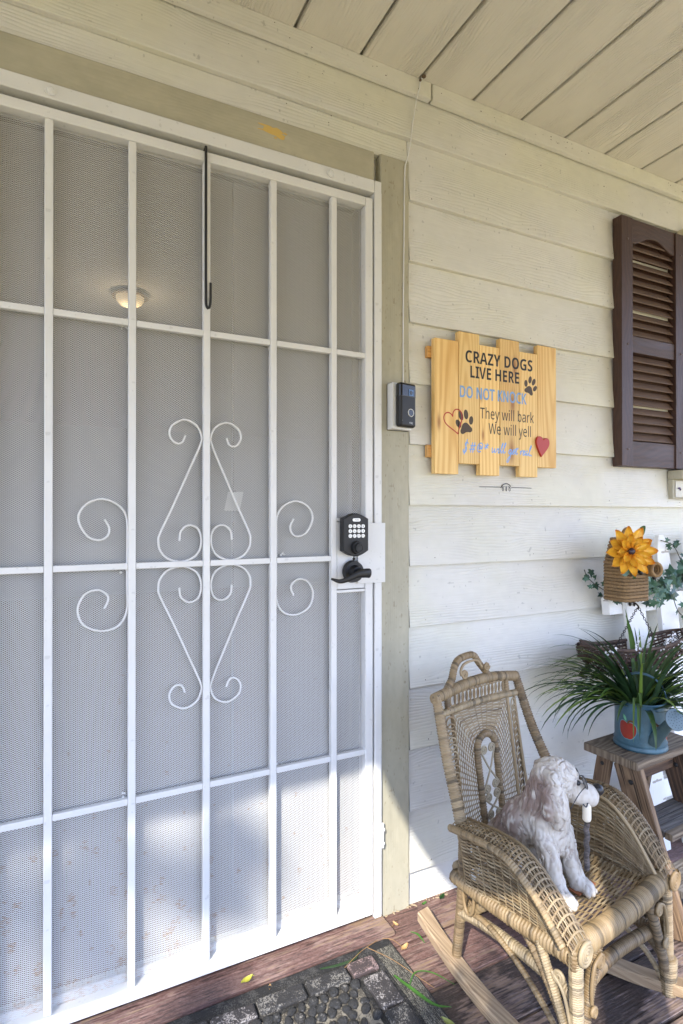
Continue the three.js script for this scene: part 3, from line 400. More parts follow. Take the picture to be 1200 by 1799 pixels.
// ---------------------------------------------------------------- shutter and window
{
  const m = std({ map: woodTex([0.285, 0.185, 0.145], [0.21, 0.13, 0.10], 331, 24, [0.5, 0.2]), bumpMap: tex(512, 256, (u, v) => grainH(u, v, 40, 341), false, [0.4, 0.12]), bumpScale: 0.0009, roughness: 0.5 });
  const s = thing('window_shutter', 'dark brown louvred shutter with an arched top rail on the siding', 'shutter');
  const x0 = 1.849, x1 = 2.225, y0 = 1.357, y1 = 2.283, b = (a, c, e, f, z0, z1, grain = 'x', n) => obj(n, box(c - a, f - e, z1 - z0, (a + c) / 2, (e + f) / 2, (z0 + z1) / 2, { grain, r: 0.002 }), m, s);
  b(x0, x0 + 0.062, y0, y1, 0.0128, 0.052, 'y', 'stile'); b(x1 - 0.062, x1, y0, y1, 0.0128, 0.052, 'y', 'stile');
  const lvm = std({ map: woodTex([0.42, 0.335, 0.275], [0.34, 0.26, 0.215], 335, 24, [0.5, 0.2]), bumpMap: woodBump, bumpScale: 0.0005, roughness: 0.6 });
  const xa = x0 + 0.0625, xb = x1 - 0.0625;
  b(xa, xb, y0, 1.452, 0.014, 0.047, 'x', 'bottom_rail'); b(xa, xb, 1.784, 1.846, 0.014, 0.047, 'x', 'middle_rail'); b(xa, xb, 1.4525, 2.26, 0.0135, 0.018, 'y', 'back_panel');
  const xm = (xa + xb) / 2, t = new THREE.Shape(); t.moveTo(xa, y1); t.lineTo(xb, y1); t.lineTo(xb, 2.195); t.bezierCurveTo(xb - 0.05, 2.195, xm + 0.06, 2.232, xm, 2.232); t.bezierCurveTo(xm - 0.06, 2.232, xa + 0.05, 2.195, xa, 2.195); t.lineTo(xa, y1);
  obj('top_rail', uvm(new THREE.ExtrudeGeometry(t, { depth: 0.026, bevelEnabled: true, bevelSize: 0.002, bevelThickness: 0.002, bevelSegments: 1, curveSegments: 14 }).translate(0, 0, 0.019)), m, s);
  for (const [lo, hi] of [[1.454, 1.783], [1.848, 2.235]]) { const n = Math.round((hi - lo) / 0.0325); for (let i = 0; i < n; i++) { const y = lo + (i + 0.5) * (hi - lo) / n; obj('louver', box(xb - xa - 0.001, 0.034, 0.005, 0, 0, 0, { r: 0.0018 }).rotateX(-0.62).translate(xm, y, 0.031), lvm, s); } }
  const scr = std({ color: lin(0.12, 0.09, 0.085), roughness: 0.3 });
  for (const x of [x0 + 0.034, x1 - 0.03]) for (const y of [2.2, 1.81, 1.42]) obj('screw', new THREE.SphereGeometry(0.004, 10, 6).scale(1, 1, 0.6).translate(x, y, 0.0525), scr, s);

  const w = thing('window', 'cream framed window with tan sill beside the brown shutter', 'window');
  const cr = std({ color: lin(0.66, 0.60, 0.44), roughness: 0.6 }), tn = M.casing, B = (a, c, e, f, z0, z1, mm, n, grain = 'x') => obj(n, box(c - a, f - e, z1 - z0, (a + c) / 2, (e + f) / 2, (z0 + z1) / 2, { grain, r: 0.002 }), mm, w);
  B(2.2285, 2.3, 1.36, 2.32, 0.0127, 0.056, cr, 'frame', 'y'); B(3.2, 3.27, 1.36, 2.32, 0.0127, 0.056, cr, 'frame', 'y'); B(2.3005, 3.1995, 2.25, 2.32, 0.0127, 0.056, cr, 'frame'); B(2.3005, 3.1995, 1.36, 1.42, 0.0127, 0.056, cr, 'frame'); B(2.73, 2.77, 1.4205, 2.2495, 0.016, 0.05, cr, 'mullion', 'y');
  obj('pane', box(0.429, 0.828, 0.004, 2.515, 1.835, 0.03), new THREE.MeshPhysicalMaterial({ color: 0xffffff, roughness: 0.02, transmission: 1, thickness: 0, ior: 1.5 }), w); obj('pane', box(0.429, 0.828, 0.004, 2.985, 1.835, 0.03), new THREE.MeshPhysicalMaterial({ color: 0xffffff, roughness: 0.02, transmission: 1, thickness: 0, ior: 1.5 }), w);
  obj('blind', box(0.899, 0.829, 0.003, 2.75, 1.835, 0.0145), std({ color: lin(0.35, 0.33, 0.3), roughness: 0.9 }), w);
  B(2.168, 3.33, 1.318, 1.352, 0.0127, 0.075, tn, 'sill'); B(2.168, 3.32, 1.24, 1.3175, 0.0127, 0.034, tn, 'apron'); B(2.182, 2.24, 1.247, 1.311, 0.0342, 0.0375, M.siding, 'apron_card', 'y');
  obj('peg', [ball(2.2, 1.282, 0.041, 0.005, [1.6, 0.8, 0.8]), ball(2.206, 1.276, 0.041, 0.003)], std({ color: lin(0.06, 0.03, 0.12), roughness: 0.4 }), w);
}

// ---------------------------------------------------------------- picket fence leaning on the wall
const fenceAt = (x, y, z) => { const a = -0.1155, c = Math.cos(a), s = Math.sin(a); return [x, y * c - z * s, 0.178 + y * s + z * c]; }; // fence plane (x, up the picket, out of it) in the scene
{
  const f = thing('picket_fence', 'white picket fence section leaning against the siding behind the stool', 'fence', null, [0, 0, 0.178]); f.rotation.x = -0.1155;
  const fw = std({ map: tex(256, 256, (u, v) => { const k = 0.96 + (fbm(u, v, 5, 5, 3, 351) - 0.5) * 0.06, c = fbm(u, v, 30, 12, 3, 353) > 0.77 ? 0.25 : 0; return [0.93 * k - c, 0.925 * k - c * 1.1, 0.91 * k - c * 1.2]; }, true, [0.4, 0.4]), bumpMap: woodBump, bumpScale: 0.0005, roughness: 0.6 });
  const sh = new THREE.Shape(); const q = [[-0.048, 0.02], [-0.048, 0.93], [-0.046, 0.936]]; sh.moveTo(...q[0]); q.slice(1).forEach((p) => sh.lineTo(...p));
  sh.bezierCurveTo(-0.03, 0.945, -0.024, 0.965, -0.026, 0.985); sh.bezierCurveTo(-0.03, 1.0, -0.036, 1.003, -0.037, 1.012); sh.bezierCurveTo(-0.036, 1.05, -0.022, 1.10, -0.012, 1.118); sh.lineTo(0.012, 1.118); sh.bezierCurveTo(0.022, 1.10, 0.036, 1.05, 0.037, 1.012); sh.bezierCurveTo(0.036, 1.003, 0.03, 1.0, 0.026, 0.985); sh.bezierCurveTo(0.024, 0.965, 0.03, 0.945, 0.046, 0.936); sh.lineTo(0.048, 0.93); sh.lineTo(0.048, 0.02); sh.closePath();
  const pk = uvm(new THREE.ExtrudeGeometry(sh, { depth: 0.016, bevelEnabled: true, bevelSize: 0.0015, bevelThickness: 0.0015, bevelSegments: 1, curveSegments: 6 }), 'y');
  [1.862, 2.046, 2.232, 2.418, 2.604].forEach((x, i) => { const o = obj('picket', pk, fw, f); o.position.set(x, -0.01 + [0, -0.004, 0.003, 0, 0.002][i], 0.0016); });
  for (const y of [0.858, 0.2]) obj('rail', box(0.92, 0.062, 0.032, 2.205, y, -0.0165, { r: 0.002 }), fw, f);
}

// ---------------------------------------------------------------- step stool
const stool = thing('step_stool', 'weathered grey-brown wooden step stool holding the blue watering can', 'stool', null, [1.495, 0, 0.368], 0.07);
{
  const w = M.weathered, k = M.weatheredDark;
  obj('top_board', box(0.325, 0.026, 0.178, 0.1625, 0.447, -0.088, { r: 0.004 }), w, stool);
  for (const x of [0.036, 0.27]) {
    obj('front_leg', beam([x, 0.4335, -0.052], [x, 0.0, 0.092], 0.022, 0.082, V(0, 0, 1), 'y', 0.003), x < 0.1 ? M.legWood = std({ map: woodTex([0.58, 0.485, 0.38], [0.36, 0.275, 0.21], 361, 18, [0.5, 0.16], 0.75), bumpMap: woodBump, bumpScale: 0.002, roughness: 0.8 }) : k, stool);
    obj('rear_leg', beam([x + 0.001, 0.433, -0.125], [x + 0.001, 0.0, -0.2], 0.018, 0.048, V(0, 0, 1), 'y', 0.003), M.legWood, stool);
    obj('bolt', ball(x - 0.012, 0.385, -0.034, 0.0075, [0.5, 1, 1]), M.blackIron, stool); obj('bolt', ball(x - 0.009, 0.405, -0.13, 0.006, [0.5, 1, 1]), M.blackIron, stool);
  }
  const step = (y, z0, z1, n) => { const d = (z1 - z0) / n; for (let i = 0; i < n; i++) obj('step_slat', box(0.31, 0.02, d - 0.003, 0.205, y + (i % 2) * 0.0006, z0 + (i + 0.5) * d, { r: 0.002 }), i === n - 1 ? w : M.greySlat = M.greySlat || std({ map: woodTex([0.46, 0.44, 0.42], [0.29, 0.27, 0.26], 371, 30, [0.5, 0.2], 0.4), bumpMap: woodBump, bumpScale: 0.0018, roughness: 0.85 }), stool); };
  step(0.262, -0.05, 0.075, 5); step(0.118, 0.01, 0.125, 5);
  obj('brace', box(0.21, 0.05, 0.016, 0.153, 0.40, -0.048, { r: 0.002 }), k, stool);
}

// ---------------------------------------------------------------- watering can and the grass plant in it
{
  const C = [1.622, 0.4605, 0.287];
  const can = thing('watering_can', 'teal painted metal watering can with a red apple on the step stool', 'watering can', null, C);
  // painted side: u runs round the can, 0.5 faces the camera side
  const skin = canvasTex(1024, 320, (c, W, H) => {
    const im = c.createImageData(W, H), d = im.data;
    for (let j = 0; j < H; j++) for (let i = 0; i < W; i++) { const n = fbm(i / W, j / H, 8, 4, 4, 381), f = fbm(i / W, j / H, 90, 14, 2, 383), s = fbm(i / W, j / H, 60, 24, 2, 385) > 0.8 ? 0.06 : 0, o = (j * W + i) * 4, k = 0.93 + (n - 0.5) * 0.28 + (f - 0.5) * 0.1 + s; d[o] = 255 * clamp(0.25 * k); d[o + 1] = 255 * clamp(0.385 * k); d[o + 2] = 255 * clamp(0.445 * k); d[o + 3] = 255; }
    c.putImageData(im, 0, 0);
    const apple = (x, y, s) => { c.save(); c.translate(x, y); c.scale(s, s); c.lineWidth = 5; c.strokeStyle = '#5d8890'; c.fillStyle = '#8e2b1c'; c.beginPath(); c.moveTo(0, -42); c.bezierCurveTo(26, -62, 68, -46, 66, 0); c.bezierCurveTo(64, 44, 30, 78, 8, 72); c.bezierCurveTo(0, 70, -8, 74, -16, 72); c.bezierCurveTo(-48, 66, -68, 30, -66, -8); c.bezierCurveTo(-64, -60, -28, -66, 0, -42); c.fill(); c.stroke(); c.lineWidth = 3; c.strokeStyle = 'rgba(150,60,44,.55)'; for (let i = 0; i < 12; i++) { c.beginPath(); c.moveTo(-50 + i * 9, -30 + (i % 3) * 6); c.quadraticCurveTo(-46 + i * 8.5, 20, -30 + i * 6, 55); c.stroke(); }
      c.strokeStyle = '#5d3a1c'; c.lineWidth = 13; c.lineCap = 'round'; c.beginPath(); c.moveTo(4, -40); c.quadraticCurveTo(8, -66, 42, -58); c.stroke(); c.fillStyle = '#6cae88'; c.strokeStyle = '#3d7460'; c.lineWidth = 4; c.beginPath(); c.moveTo(-6, -52); c.quadraticCurveTo(-38, -62, -34, -100); c.quadraticCurveTo(-2, -90, -6, -52); c.fill(); c.stroke(); c.restore(); };
    apple(430, 178, 0.93); apple(760, 190, 0.9);
  });
  const m = std({ map: skin, roughness: 0.42, metalness: 0.15 });
  const prof = [[0.0728, 0.0], [0.0765, 0.003], [0.0765, 0.008], [0.0735, 0.012], [0.0735, 0.018], [0.0755, 0.021], [0.073, 0.025], [0.0725, 0.06], [0.0722, 0.118], [0.0738, 0.121], [0.0722, 0.124], [0.072, 0.14], [0.0738, 0.1425], [0.0738, 0.146], [0.070, 0.146]].map((p) => new THREE.Vector2(...p));
  const lg = new THREE.LatheGeometry(prof, 56), p = lg.attributes.position, az0 = 144 * Math.PI / 180;
  { const uv = lg.attributes.uv; for (let i = 0; i <= 56; i++) for (let j = 0; j < prof.length; j++) { const k = i * prof.length + j; uv.setXY(k, i / 56, clamp(prof[j].y / 0.146, 0.01, 0.99)); } }
  // lathe starts at +z and turns towards +x; turn it so that u = 0.5 points at azimuth az0 (from +x towards +z)
  lg.rotateY(-az0 - Math.PI / 2 + Math.PI * 2);
  obj('body', lg, m, can);
  obj('inner_wall', new THREE.CylinderGeometry(0.0698, 0.070, 0.136, 40, 1, true).translate(0, 0.077, 0), std({ color: lin(0.052, 0.12, 0.16), roughness: 0.6 }), can);
  obj('soil', new THREE.CylinderGeometry(0.0692, 0.0692, 0.1, 32).translate(0, 0.062, 0), std({ color: lin(0.03, 0.022, 0.015), roughness: 1 }), can);
  const side = V(Math.cos(az0 - Math.PI / 2), 0, Math.sin(az0 - Math.PI / 2)), teal = std({ color: lin(0.052, 0.12, 0.16), roughness: 0.45, metalness: 0.15 });
  { const pts = []; for (let i = 0; i <= 16; i++) { const t = Math.PI * i / 16; pts.push(V(-Math.cos(t) * 0.073 * side.x, 0.125 + Math.pow(Math.sin(t), 0.8) * 0.098, -Math.cos(t) * 0.073 * side.z)); }
    const c = curve(pts), g = new THREE.TubeGeometry(c, 48, 1, 8), q = g.attributes.position, f = V(-side.z, 0, side.x);
    for (let i = 0; i < q.count; i++) { const o = c.getPointAt(Math.floor(i / 9) / 48), v = V(q.getX(i), q.getY(i), q.getZ(i)).sub(o), a = v.dot(f); v.multiplyScalar(0.0028).addScaledVector(f, a * 0.0085); q.setXYZ(i, o.x + v.x, o.y + v.y, o.z + v.z); } g.computeVertexNormals(); obj('handle', g, teal, can); }
  const sA = V(-0.026, 0.036, 0.062), sB = V(-0.044, 0.126, 0.132), sd = sB.clone().sub(sA), L = sd.length(), gq = new THREE.Quaternion().setFromUnitVectors(V(0, 1, 0), sd.clone().normalize());
  obj('spout', new THREE.CylinderGeometry(0.0125, 0.0195, L, 24).translate(0, L / 2, 0).applyQuaternion(gq).translate(sA.x, sA.y, sA.z), std({ color: lin(0.06, 0.105, 0.115), roughness: 0.5, metalness: 0.15 }), can);
  const rose = new THREE.LatheGeometry([[0.0125, -0.012], [0.028, 0.006], [0.0305, 0.008], [0.0305, 0.0105], [0.029, 0.0115], [0.0, 0.0145]].map((a) => new THREE.Vector2(...a)), 32);
  const rd = V(-0.35, 0.42, 0.84).normalize(), rq = new THREE.Quaternion().setFromUnitVectors(V(0, 1, 0), rd), rc = sB.clone().addScaledVector(rd, 0.008);
  const ro = obj('rose', rose.applyQuaternion(rq).translate(rc.x, rc.y, rc.z), std({ color: lin(0.12, 0.17, 0.2), roughness: 0.55, metalness: 0.25 }), can);
  const holes = []; for (const [n, r] of [[1, 0], [6, 0.008], [11, 0.0155], [16, 0.0225]]) for (let i = 0; i < n; i++) holes.push(new THREE.CircleGeometry(0.0011, 6).rotateX(-Math.PI / 2).translate(r * Math.cos(i / n * 6.283), 0.0149 - r * 0.095, r * Math.sin(i / n * 6.283)).applyQuaternion(rq).translate(rc.x, rc.y, rc.z));
  obj('spray_holes', holes, std({ color: lin(0.01, 0.01, 0.01) }), ro, { kind: 'stuff' });
  obj('spout_brace', beam([-0.035, 0.098, 0.061], [-0.041, 0.088, 0.108], 0.012, 0.004, V(0, 1, 0)), std({ color: lin(0.12, 0.07, 0.035), roughness: 0.8 }), can);

  const pl = thing('grass_plant', 'long-bladed green grass plant growing out of the watering can', 'plant', null, [C[0], C[1] + 0.11, C[2]]);
  const gm = [[0.030, 0.07, 0.018], [0.020, 0.052, 0.020], [0.06, 0.125, 0.022], [0.14, 0.22, 0.035], [0.035, 0.08, 0.03]].map((c) => new THREE.MeshPhysicalMaterial({ color: lin(...c), roughness: 0.5, side: THREE.DoubleSide, transmission: 0, sheen: 0 }));
  for (let i = 0; i < 330; i++) {
    const a = rnd() < 0.35 ? rr(2.9, 3.9) : rr(0, 6.283), len = rr(0.19, 0.37) * (Math.cos(a - 2.9) > 0.2 ? 1.05 : 0.95), rise = rr(0.25, 1.2), s0 = rr(0, 0.045), bend = rr(0.8, 2.3), w = rr(0.0045, 0.0115), N = 12, pos = [], idx = [];
    const da = Math.abs(Math.atan2(Math.sin(a - 2.51), Math.cos(a - 2.51))); if (da < 0.9 && rnd() < 0.8) continue;
    let x = s0 * Math.cos(a), z = s0 * Math.sin(a), y = 0, el = rise + 0.2; const aa = a + rr(-0.4, 0.4); let tw = aa;
    if (C[2] + len * Math.sin(aa) * 0.7 < 0.09) { i--; continue; }
    for (let k = 0; k <= N; k++) {
      const t = k / N, wd = w * (t < 0.15 ? 0.6 + t * 2.6 : Math.pow(1 - (t - 0.15) / 0.85, 0.7)) + 0.0001, nx = -Math.sin(tw), nz = Math.cos(tw);
      pos.push(x - nx * wd, y, z - nz * wd, x, y - wd * 0.35, z, x + nx * wd, y, z + nz * wd);
      if (k) { const b = (k - 1) * 3; idx.push(b, b + 3, b + 1, b + 1, b + 3, b + 4, b + 1, b + 4, b + 2, b + 2, b + 4, b + 5); }
      const st = len / N; x += Math.cos(tw) * Math.cos(el) * st; z += Math.sin(tw) * Math.cos(el) * st; y += Math.sin(el) * st; el -= bend / N * (0.5 + t * 1.2); tw += rr(-0.04, 0.04);
    }
    const g = new THREE.BufferGeometry(); g.setAttribute('position', new THREE.Float32BufferAttribute(pos, 3)); g.setIndex(idx); g.computeVertexNormals();
    obj('blade', g, gm[Math.floor(rnd() * 4.99)], pl);
  }
}

// ---------------------------------------------------------------- wicker tools
const CANE = [[0.255, 0.182, 0.095], [0.30, 0.222, 0.125], [0.215, 0.148, 0.075], [0.33, 0.26, 0.16], [0.145, 0.096, 0.048]];
const caneMat = std({ vertexColors: true, roughness: 0.55 });
const caneTone = (d = 0) => { const c = CANE[Math.floor(rnd() * 4.6)], k = rr(0.86, 1.1) * (1 - d); return [c[0] * k, c[1] * k, c[2] * k]; };
function wrapped(pts, r0, r1 = r0, pitch = 0.0062, rad = 9, dark = 0) {       // a rod bound round and round with flat cane
  const c = pts.getPoint ? pts : curve(pts), L = c.getLength(), wraps = Math.max(3, Math.round(L / pitch)), N = wraps * 4, f = c.computeFrenetFrames(N, false), pos = [], col = [], idx = [];
  const own = caneTone(dark); let tone = own, stain = 0;
  for (let i = 0; i <= N; i++) {
    const ph = i % 4, t = i / N, P = c.getPointAt(t); if (!ph) { const w = caneTone(dark), m = rr(0.93, 1.08); tone = mix3(own, w, 0.3).map((q) => q * m); stain = rnd() < 0.08 ? 0.55 : rnd() < 0.2 ? 0.28 : 0; }
    const R = mix(r0, r1, t) * [0.86, 1.0, 1.035, 1.0][ph], k = 1 - stain, sk = 0.0016;
    for (let j = 0; j <= rad; j++) {
      const a = j / rad * 2 * Math.PI, n = f.normals[i], b = f.binormals[i], cs = Math.cos(a), sn = Math.sin(a), w = 1 + (hash(Math.floor(i / 4), j % rad, 9) - 0.5) * 0.035, tw = sk * Math.sin(a);
      const T = f.tangents[i];
      pos.push(P.x + (n.x * cs + b.x * sn) * R * w + T.x * tw, P.y + (n.y * cs + b.y * sn) * R * w + T.y * tw, P.z + (n.z * cs + b.z * sn) * R * w + T.z * tw);
      const v = 0.93 + 0.14 * hash(i >> 2, j % rad, 4); col.push(tone[0] * k * v, tone[1] * k * v, tone[2] * k * v);
      if (i && j) { const A = (i - 1) * (rad + 1) + j - 1, B = i * (rad + 1) + j - 1; idx.push(A, B, A + 1, A + 1, B, B + 1); }
    }
  }
  for (const e of [0, N]) { const P = c.getPointAt(e / N), o = pos.length / 3; pos.push(P.x, P.y, P.z); col.push(0.25, 0.17, 0.08); for (let j = 0; j < rad; j++) idx.push(o, e * (rad + 1) + j, e * (rad + 1) + j + 1); }
  const g = new THREE.BufferGeometry(); g.setAttribute('position', new THREE.Float32BufferAttribute(pos, 3)); g.setAttribute('color', new THREE.Float32BufferAttribute(col, 3)); g.setIndex(idx); g.computeVertexNormals(); return g;
}
function weave(fn, rows, spokes, { amp = 0.0022, w = 0.8, tone = caneTone, samp = 4, pair = 1, spoke = 0.0016 } = {}) { // strands along u that pass over and under spokes along v
  const pos = [], col = [], idx = [], K = spokes * samp, P = (u, v) => V(...fn(u, v)), e = 1e-3;
  const norm = (u, v) => { const a = P(Math.min(1, u + e), v).sub(P(Math.max(0, u - e), v)), b = P(u, Math.min(1, v + e)).sub(P(u, Math.max(0, v - e))); return [a.cross(b).normalize(), b]; };
  for (let i = 0; i < rows; i++) {
    const c = tone(), v0 = (i + 0.5) / rows; let st = 1;
    for (let k = 0; k <= K; k++) {
      const u = k / K, v = clamp(v0 + (hash(i, k >> 2, 2) - 0.5) * 0.18 / rows), p = P(u, v), [n, b] = norm(u, v), hw = P(u, clamp(v + 0.5 / rows)).distanceTo(P(u, clamp(v - 0.5 / rows))) * 0.5 * w; b.normalize();
      const off = amp * Math.sin(Math.PI * (u * spokes + (Math.floor(i / pair) % 2)));
      if (rnd() < 0.02) st = rr(0.7, 1.08); const q = st * (0.95 + 0.1 * rnd());
      for (const [s, h] of [[-1, 0], [0, 1], [1, 0]]) { const hh = off + h * Math.min(hw * 0.8, 0.0016); pos.push(p.x + b.x * hw * s + n.x * hh, p.y + b.y * hw * s + n.y * hh, p.z + b.z * hw * s + n.z * hh); col.push(c[0] * q, c[1] * q, c[2] * q); }
      if (k) { const o = pos.length / 3 - 6; idx.push(o, o + 3, o + 1, o + 1, o + 3, o + 4, o + 1, o + 4, o + 2, o + 2, o + 4, o + 5); }
    }
  }
  for (let j = 0; j <= spokes; j++) {
    const u = j / spokes, c = tone(), M2 = 14;
    for (let k = 0; k <= M2; k++) { const v = k / M2, p = P(u, v), [n] = norm(u, v), a = P(Math.min(1, u + e), v).sub(P(Math.max(0, u - e), v)).normalize(); for (const [s, h] of [[-1, 0], [0, 0.0012], [1, 0]]) { pos.push(p.x + a.x * spoke * s + n.x * h, p.y + a.y * spoke * s + n.y * h, p.z + a.z * spoke * s + n.z * h); col.push(c[0], c[1], c[2]); } if (k) { const o = pos.length / 3 - 6; idx.push(o, o + 3, o + 1, o + 1, o + 3, o + 4, o + 1, o + 4, o + 2, o + 2, o + 4, o + 5); } }
  }
  const g = new THREE.BufferGeometry(); g.setAttribute('position', new THREE.Float32BufferAttribute(pos, 3)); g.setAttribute('color', new THREE.Float32BufferAttribute(col, 3)); g.setIndex(idx); g.computeVertexNormals(); return g;
}
const cane = (pts, r, seg = 40, rad = 6) => paint(tube(pts, r, seg, rad), caneTone());
const coil = (c, ux, uy, r, turns, wire, start = 0, dir = 1) => { const a = [], n = Math.round(turns * 14); for (let i = 0; i <= n; i++) { const t = i / n, q = r * (0.12 + 0.88 * t), th = start + dir * turns * 6.283 * (t - 1); a.push(V(c[0] + (ux[0] * Math.cos(th) + uy[0] * Math.sin(th)) * q, c[1] + (ux[1] * Math.cos(th) + uy[1] * Math.sin(th)) * q, c[2] + (ux[2] * Math.cos(th) + uy[2] * Math.sin(th)) * q)); } return a; };

// ---------------------------------------------------------------- wicker rocking chair
const chair = thing('rocking_chair', 'small honey wicker rocking chair with the dog statue sitting in it', 'rocking chair', null, [1.083, 0, 0.418], 10 * Math.PI / 180);
{
  const part = (n, g, p = chair) => obj(n, g, caneMat, p);
  const zb = (y) => -0.152 - 0.145 * (y - 0.30);              // lean of the back
  for (const s of [-1, 1]) {
    // rockers: bent boards, splayed towards the front
    const n = 22, pos = [], g0 = [];
    for (let i = 0; i <= n; i++) { const t = i / n, z = mix(-0.305, 0.40, t), x = s * (0.122 + 0.085 * (z + 0.305) / 0.52), y = 0.001 + 0.62 * Math.pow(z + 0.02, 2); g0.push([x, y, z]); }
    const sec = [[-0.0195, 0], [0.0195, 0], [0.021, 0.003], [0.021, 0.023], [0.018, 0.026], [-0.018, 0.026], [-0.021, 0.023], [-0.021, 0.003]], idx = [];
    g0.forEach(([x, y, z], i) => { for (const [a, b] of sec) pos.push(x + a, y + b, z); if (i) for (let k = 0; k < 8; k++) { const A = (i - 1) * 8 + k, B = (i - 1) * 8 + (k + 1) % 8; idx.push(A, A + 8, B, B, A + 8, B + 8); } });
    for (const e of [0, n]) for (let k = 1; k < 7; k++) idx.push(e * 8, e * 8 + k, e * 8 + k + 1);
    let g = new THREE.BufferGeometry(); g.setAttribute('position', new THREE.Float32BufferAttribute(pos, 3)); g.setIndex(idx); g = g.toNonIndexed(); g.computeVertexNormals();
    obj('rocker', uvm(g, 'z'), M.rocker, chair);
    // rear leg, up to the arm
    part('rear_leg', wrapped([[s * 0.135, 0.036, -0.17], [s * 0.137, 0.12, -0.158], [s * 0.148, 0.22, -0.138], [s * 0.165, 0.31, -0.118], [s * 0.188, 0.42, -0.095]], 0.0125, 0.0155, 0.0075));
    // front leg: upright, two slanting rods and scrolls, bound together at the foot
    const fl = part('front_leg', [wrapped([[s * 0.192, 0.30, 0.198], [s * 0.1935, 0.18, 0.201], [s * 0.195, 0.06, 0.204]], 0.0145, 0.0135, 0.0045), wrapped([[s * 0.195, 0.115, 0.203], [s * 0.1955, 0.07, 0.204], [s * 0.196, 0.028, 0.205]], 0.021, 0.0165, 0.006)]);
    part('slanting_rod', wrapped([[s * 0.11, 0.285, 0.197], [s * 0.145, 0.20, 0.199], [s * 0.181, 0.095, 0.203]], 0.0125, 0.011, 0.0045), fl);
    part('slanting_rod', wrapped([[s * 0.195, 0.28, 0.115], [s * 0.1955, 0.19, 0.155], [s * 0.196, 0.095, 0.192]], 0.010, 0.009, 0.005), fl);
    const S1 = coil([s * 0.128, 0.262, 0.214], [s, 0, 0], [0, 1, 0], 0.013, 2.2, 0.004, 1.6, -1), S2 = coil([s * 0.157, 0.175, 0.216], [s, 0, 0], [0, 1, 0], 0.0105, 1.8, 0.004, 4.6, 1);
    part('scroll', [cane([...S1, V(s * 0.150, 0.262, 0.214), V(s * 0.162, 0.225, 0.215), V(s * 0.1635, 0.195, 0.216)], 0.0042, 110), cane(S2, 0.0042, 60)], fl);
    const S3 = coil([s * 0.2, 0.235, 0.165], [0, 0, -1], [0, 1, 0], 0.014, 2.2, 0.004, 0, 1); part('scroll', [cane([...S3, V(s * 0.203, 0.21, 0.178), V(s * 0.204, 0.15, 0.196)], 0.004, 90)], fl);
    // braces and stretchers
    part('side_stretcher', wrapped([[s * 0.142, 0.168, -0.148], [s * 0.15, 0.185, -0.06], [s * 0.155, 0.188, 0.05], [s * 0.165, 0.185, 0.17]], 0.0135, 0.0135, 0.0065));
    part('curved_brace', wrapped([[s * 0.146, 0.185, -0.13], [s * 0.16, 0.198, -0.05], [s * 0.172, 0.17, 0.05], [s * 0.186, 0.11, 0.15], [s * 0.194, 0.05, 0.197]], 0.0068, 0.0068, 0.006));
    part('brace', wrapped([[s * 0.152, 0.27, 0.02], [s * 0.17, 0.21, 0.1], [s * 0.192, 0.12, 0.185]], 0.0095, 0.0095, 0.006));
    part('brace', wrapped([[s * 0.138, 0.148, -0.152], [s * 0.147, 0.2, -0.1], [s * 0.152, 0.265, -0.03]], 0.012, 0.012, 0.0065));
    { const lp = []; for (let i = 0; i <= 20; i++) { const t = i / 20 * 6.283; lp.push([s * (0.163 + 0.004 * Math.cos(t)), 0.235 + 0.042 * Math.sin(t), -0.105 + 0.02 * Math.cos(t)]); } part('brace_loop', cane(lp, 0.0042, 40)); }
    part('side_rail', wrapped([[s * 0.165, 0.268, -0.15], [s * 0.178, 0.272, 0.0], [s * 0.188, 0.285, 0.19]], 0.018, 0.02, 0.0085));
    // arm
    const A = (t) => { const z = mix(-0.11, 0.19, t); return [0.2 + 0.014 * Math.sin(t * 3.1), t < 0.5 ? 0.428 + 0.02 * Math.sin(t * Math.PI) : 0.448 - 0.125 * Math.pow((t - 0.5) / 0.5, 1.75), z]; };
    part('arm_band', weave((v, u) => { const [x, y, z] = A(v), a = (u - 0.5) * 2; return [s * (x - 0.008 - a * 0.031), y + 0.006 - 0.012 * a * a, z + (v > 0.6 ? (v - 0.6) * 0.05 : 0)]; }, 11, 34, { amp: 0.0013, w: 0.42, pair: 1, spoke: 0.0021 }));
    part('arm_rim', wrapped([0, 0.15, 0.3, 0.45, 0.6, 0.75, 0.88, 1].map((t) => { const [x, y, z] = A(t); return [s * (x + 0.024), y - 0.004, z]; }), 0.0085, 0.0085, 0.006));
    part('arm_rim', [0, 0.2, 0.4, 0.6, 0.8, 1].map((t) => t).length && cane([0, 0.2, 0.4, 0.6, 0.8, 1].map((t) => { const [x, y, z] = A(t); return [s * (x - 0.04), y - 0.003, z]; }), 0.0045, 50));
    part('arm_outer_panel', weave((v, u) => { const [x, y, z] = A(mix(0.08, 0.99, v)); return [s * mix(x + 0.021, 0.186, Math.pow(u, 0.8)), mix(y - 0.004, 0.283, u), mix(z, mix(-0.095, 0.17, v), u)]; }, 32, 13, { amp: 0.002, w: 0.95 }));
    part('arm_inner_panel', weave((u, v) => { const [x, y, z] = A(u * 0.99); return [s * mix(x - 0.04, 0.155, v), mix(y - 0.004, 0.292, v), z]; }, 32, 12, { amp: 0.002, w: 0.95 }));
    part('arm_tip', [wrapped([[s * 0.193, 0.318, 0.192], [s * 0.197, 0.298, 0.2], [s * 0.2, 0.268, 0.2]], 0.012, 0.008, 0.007)]);
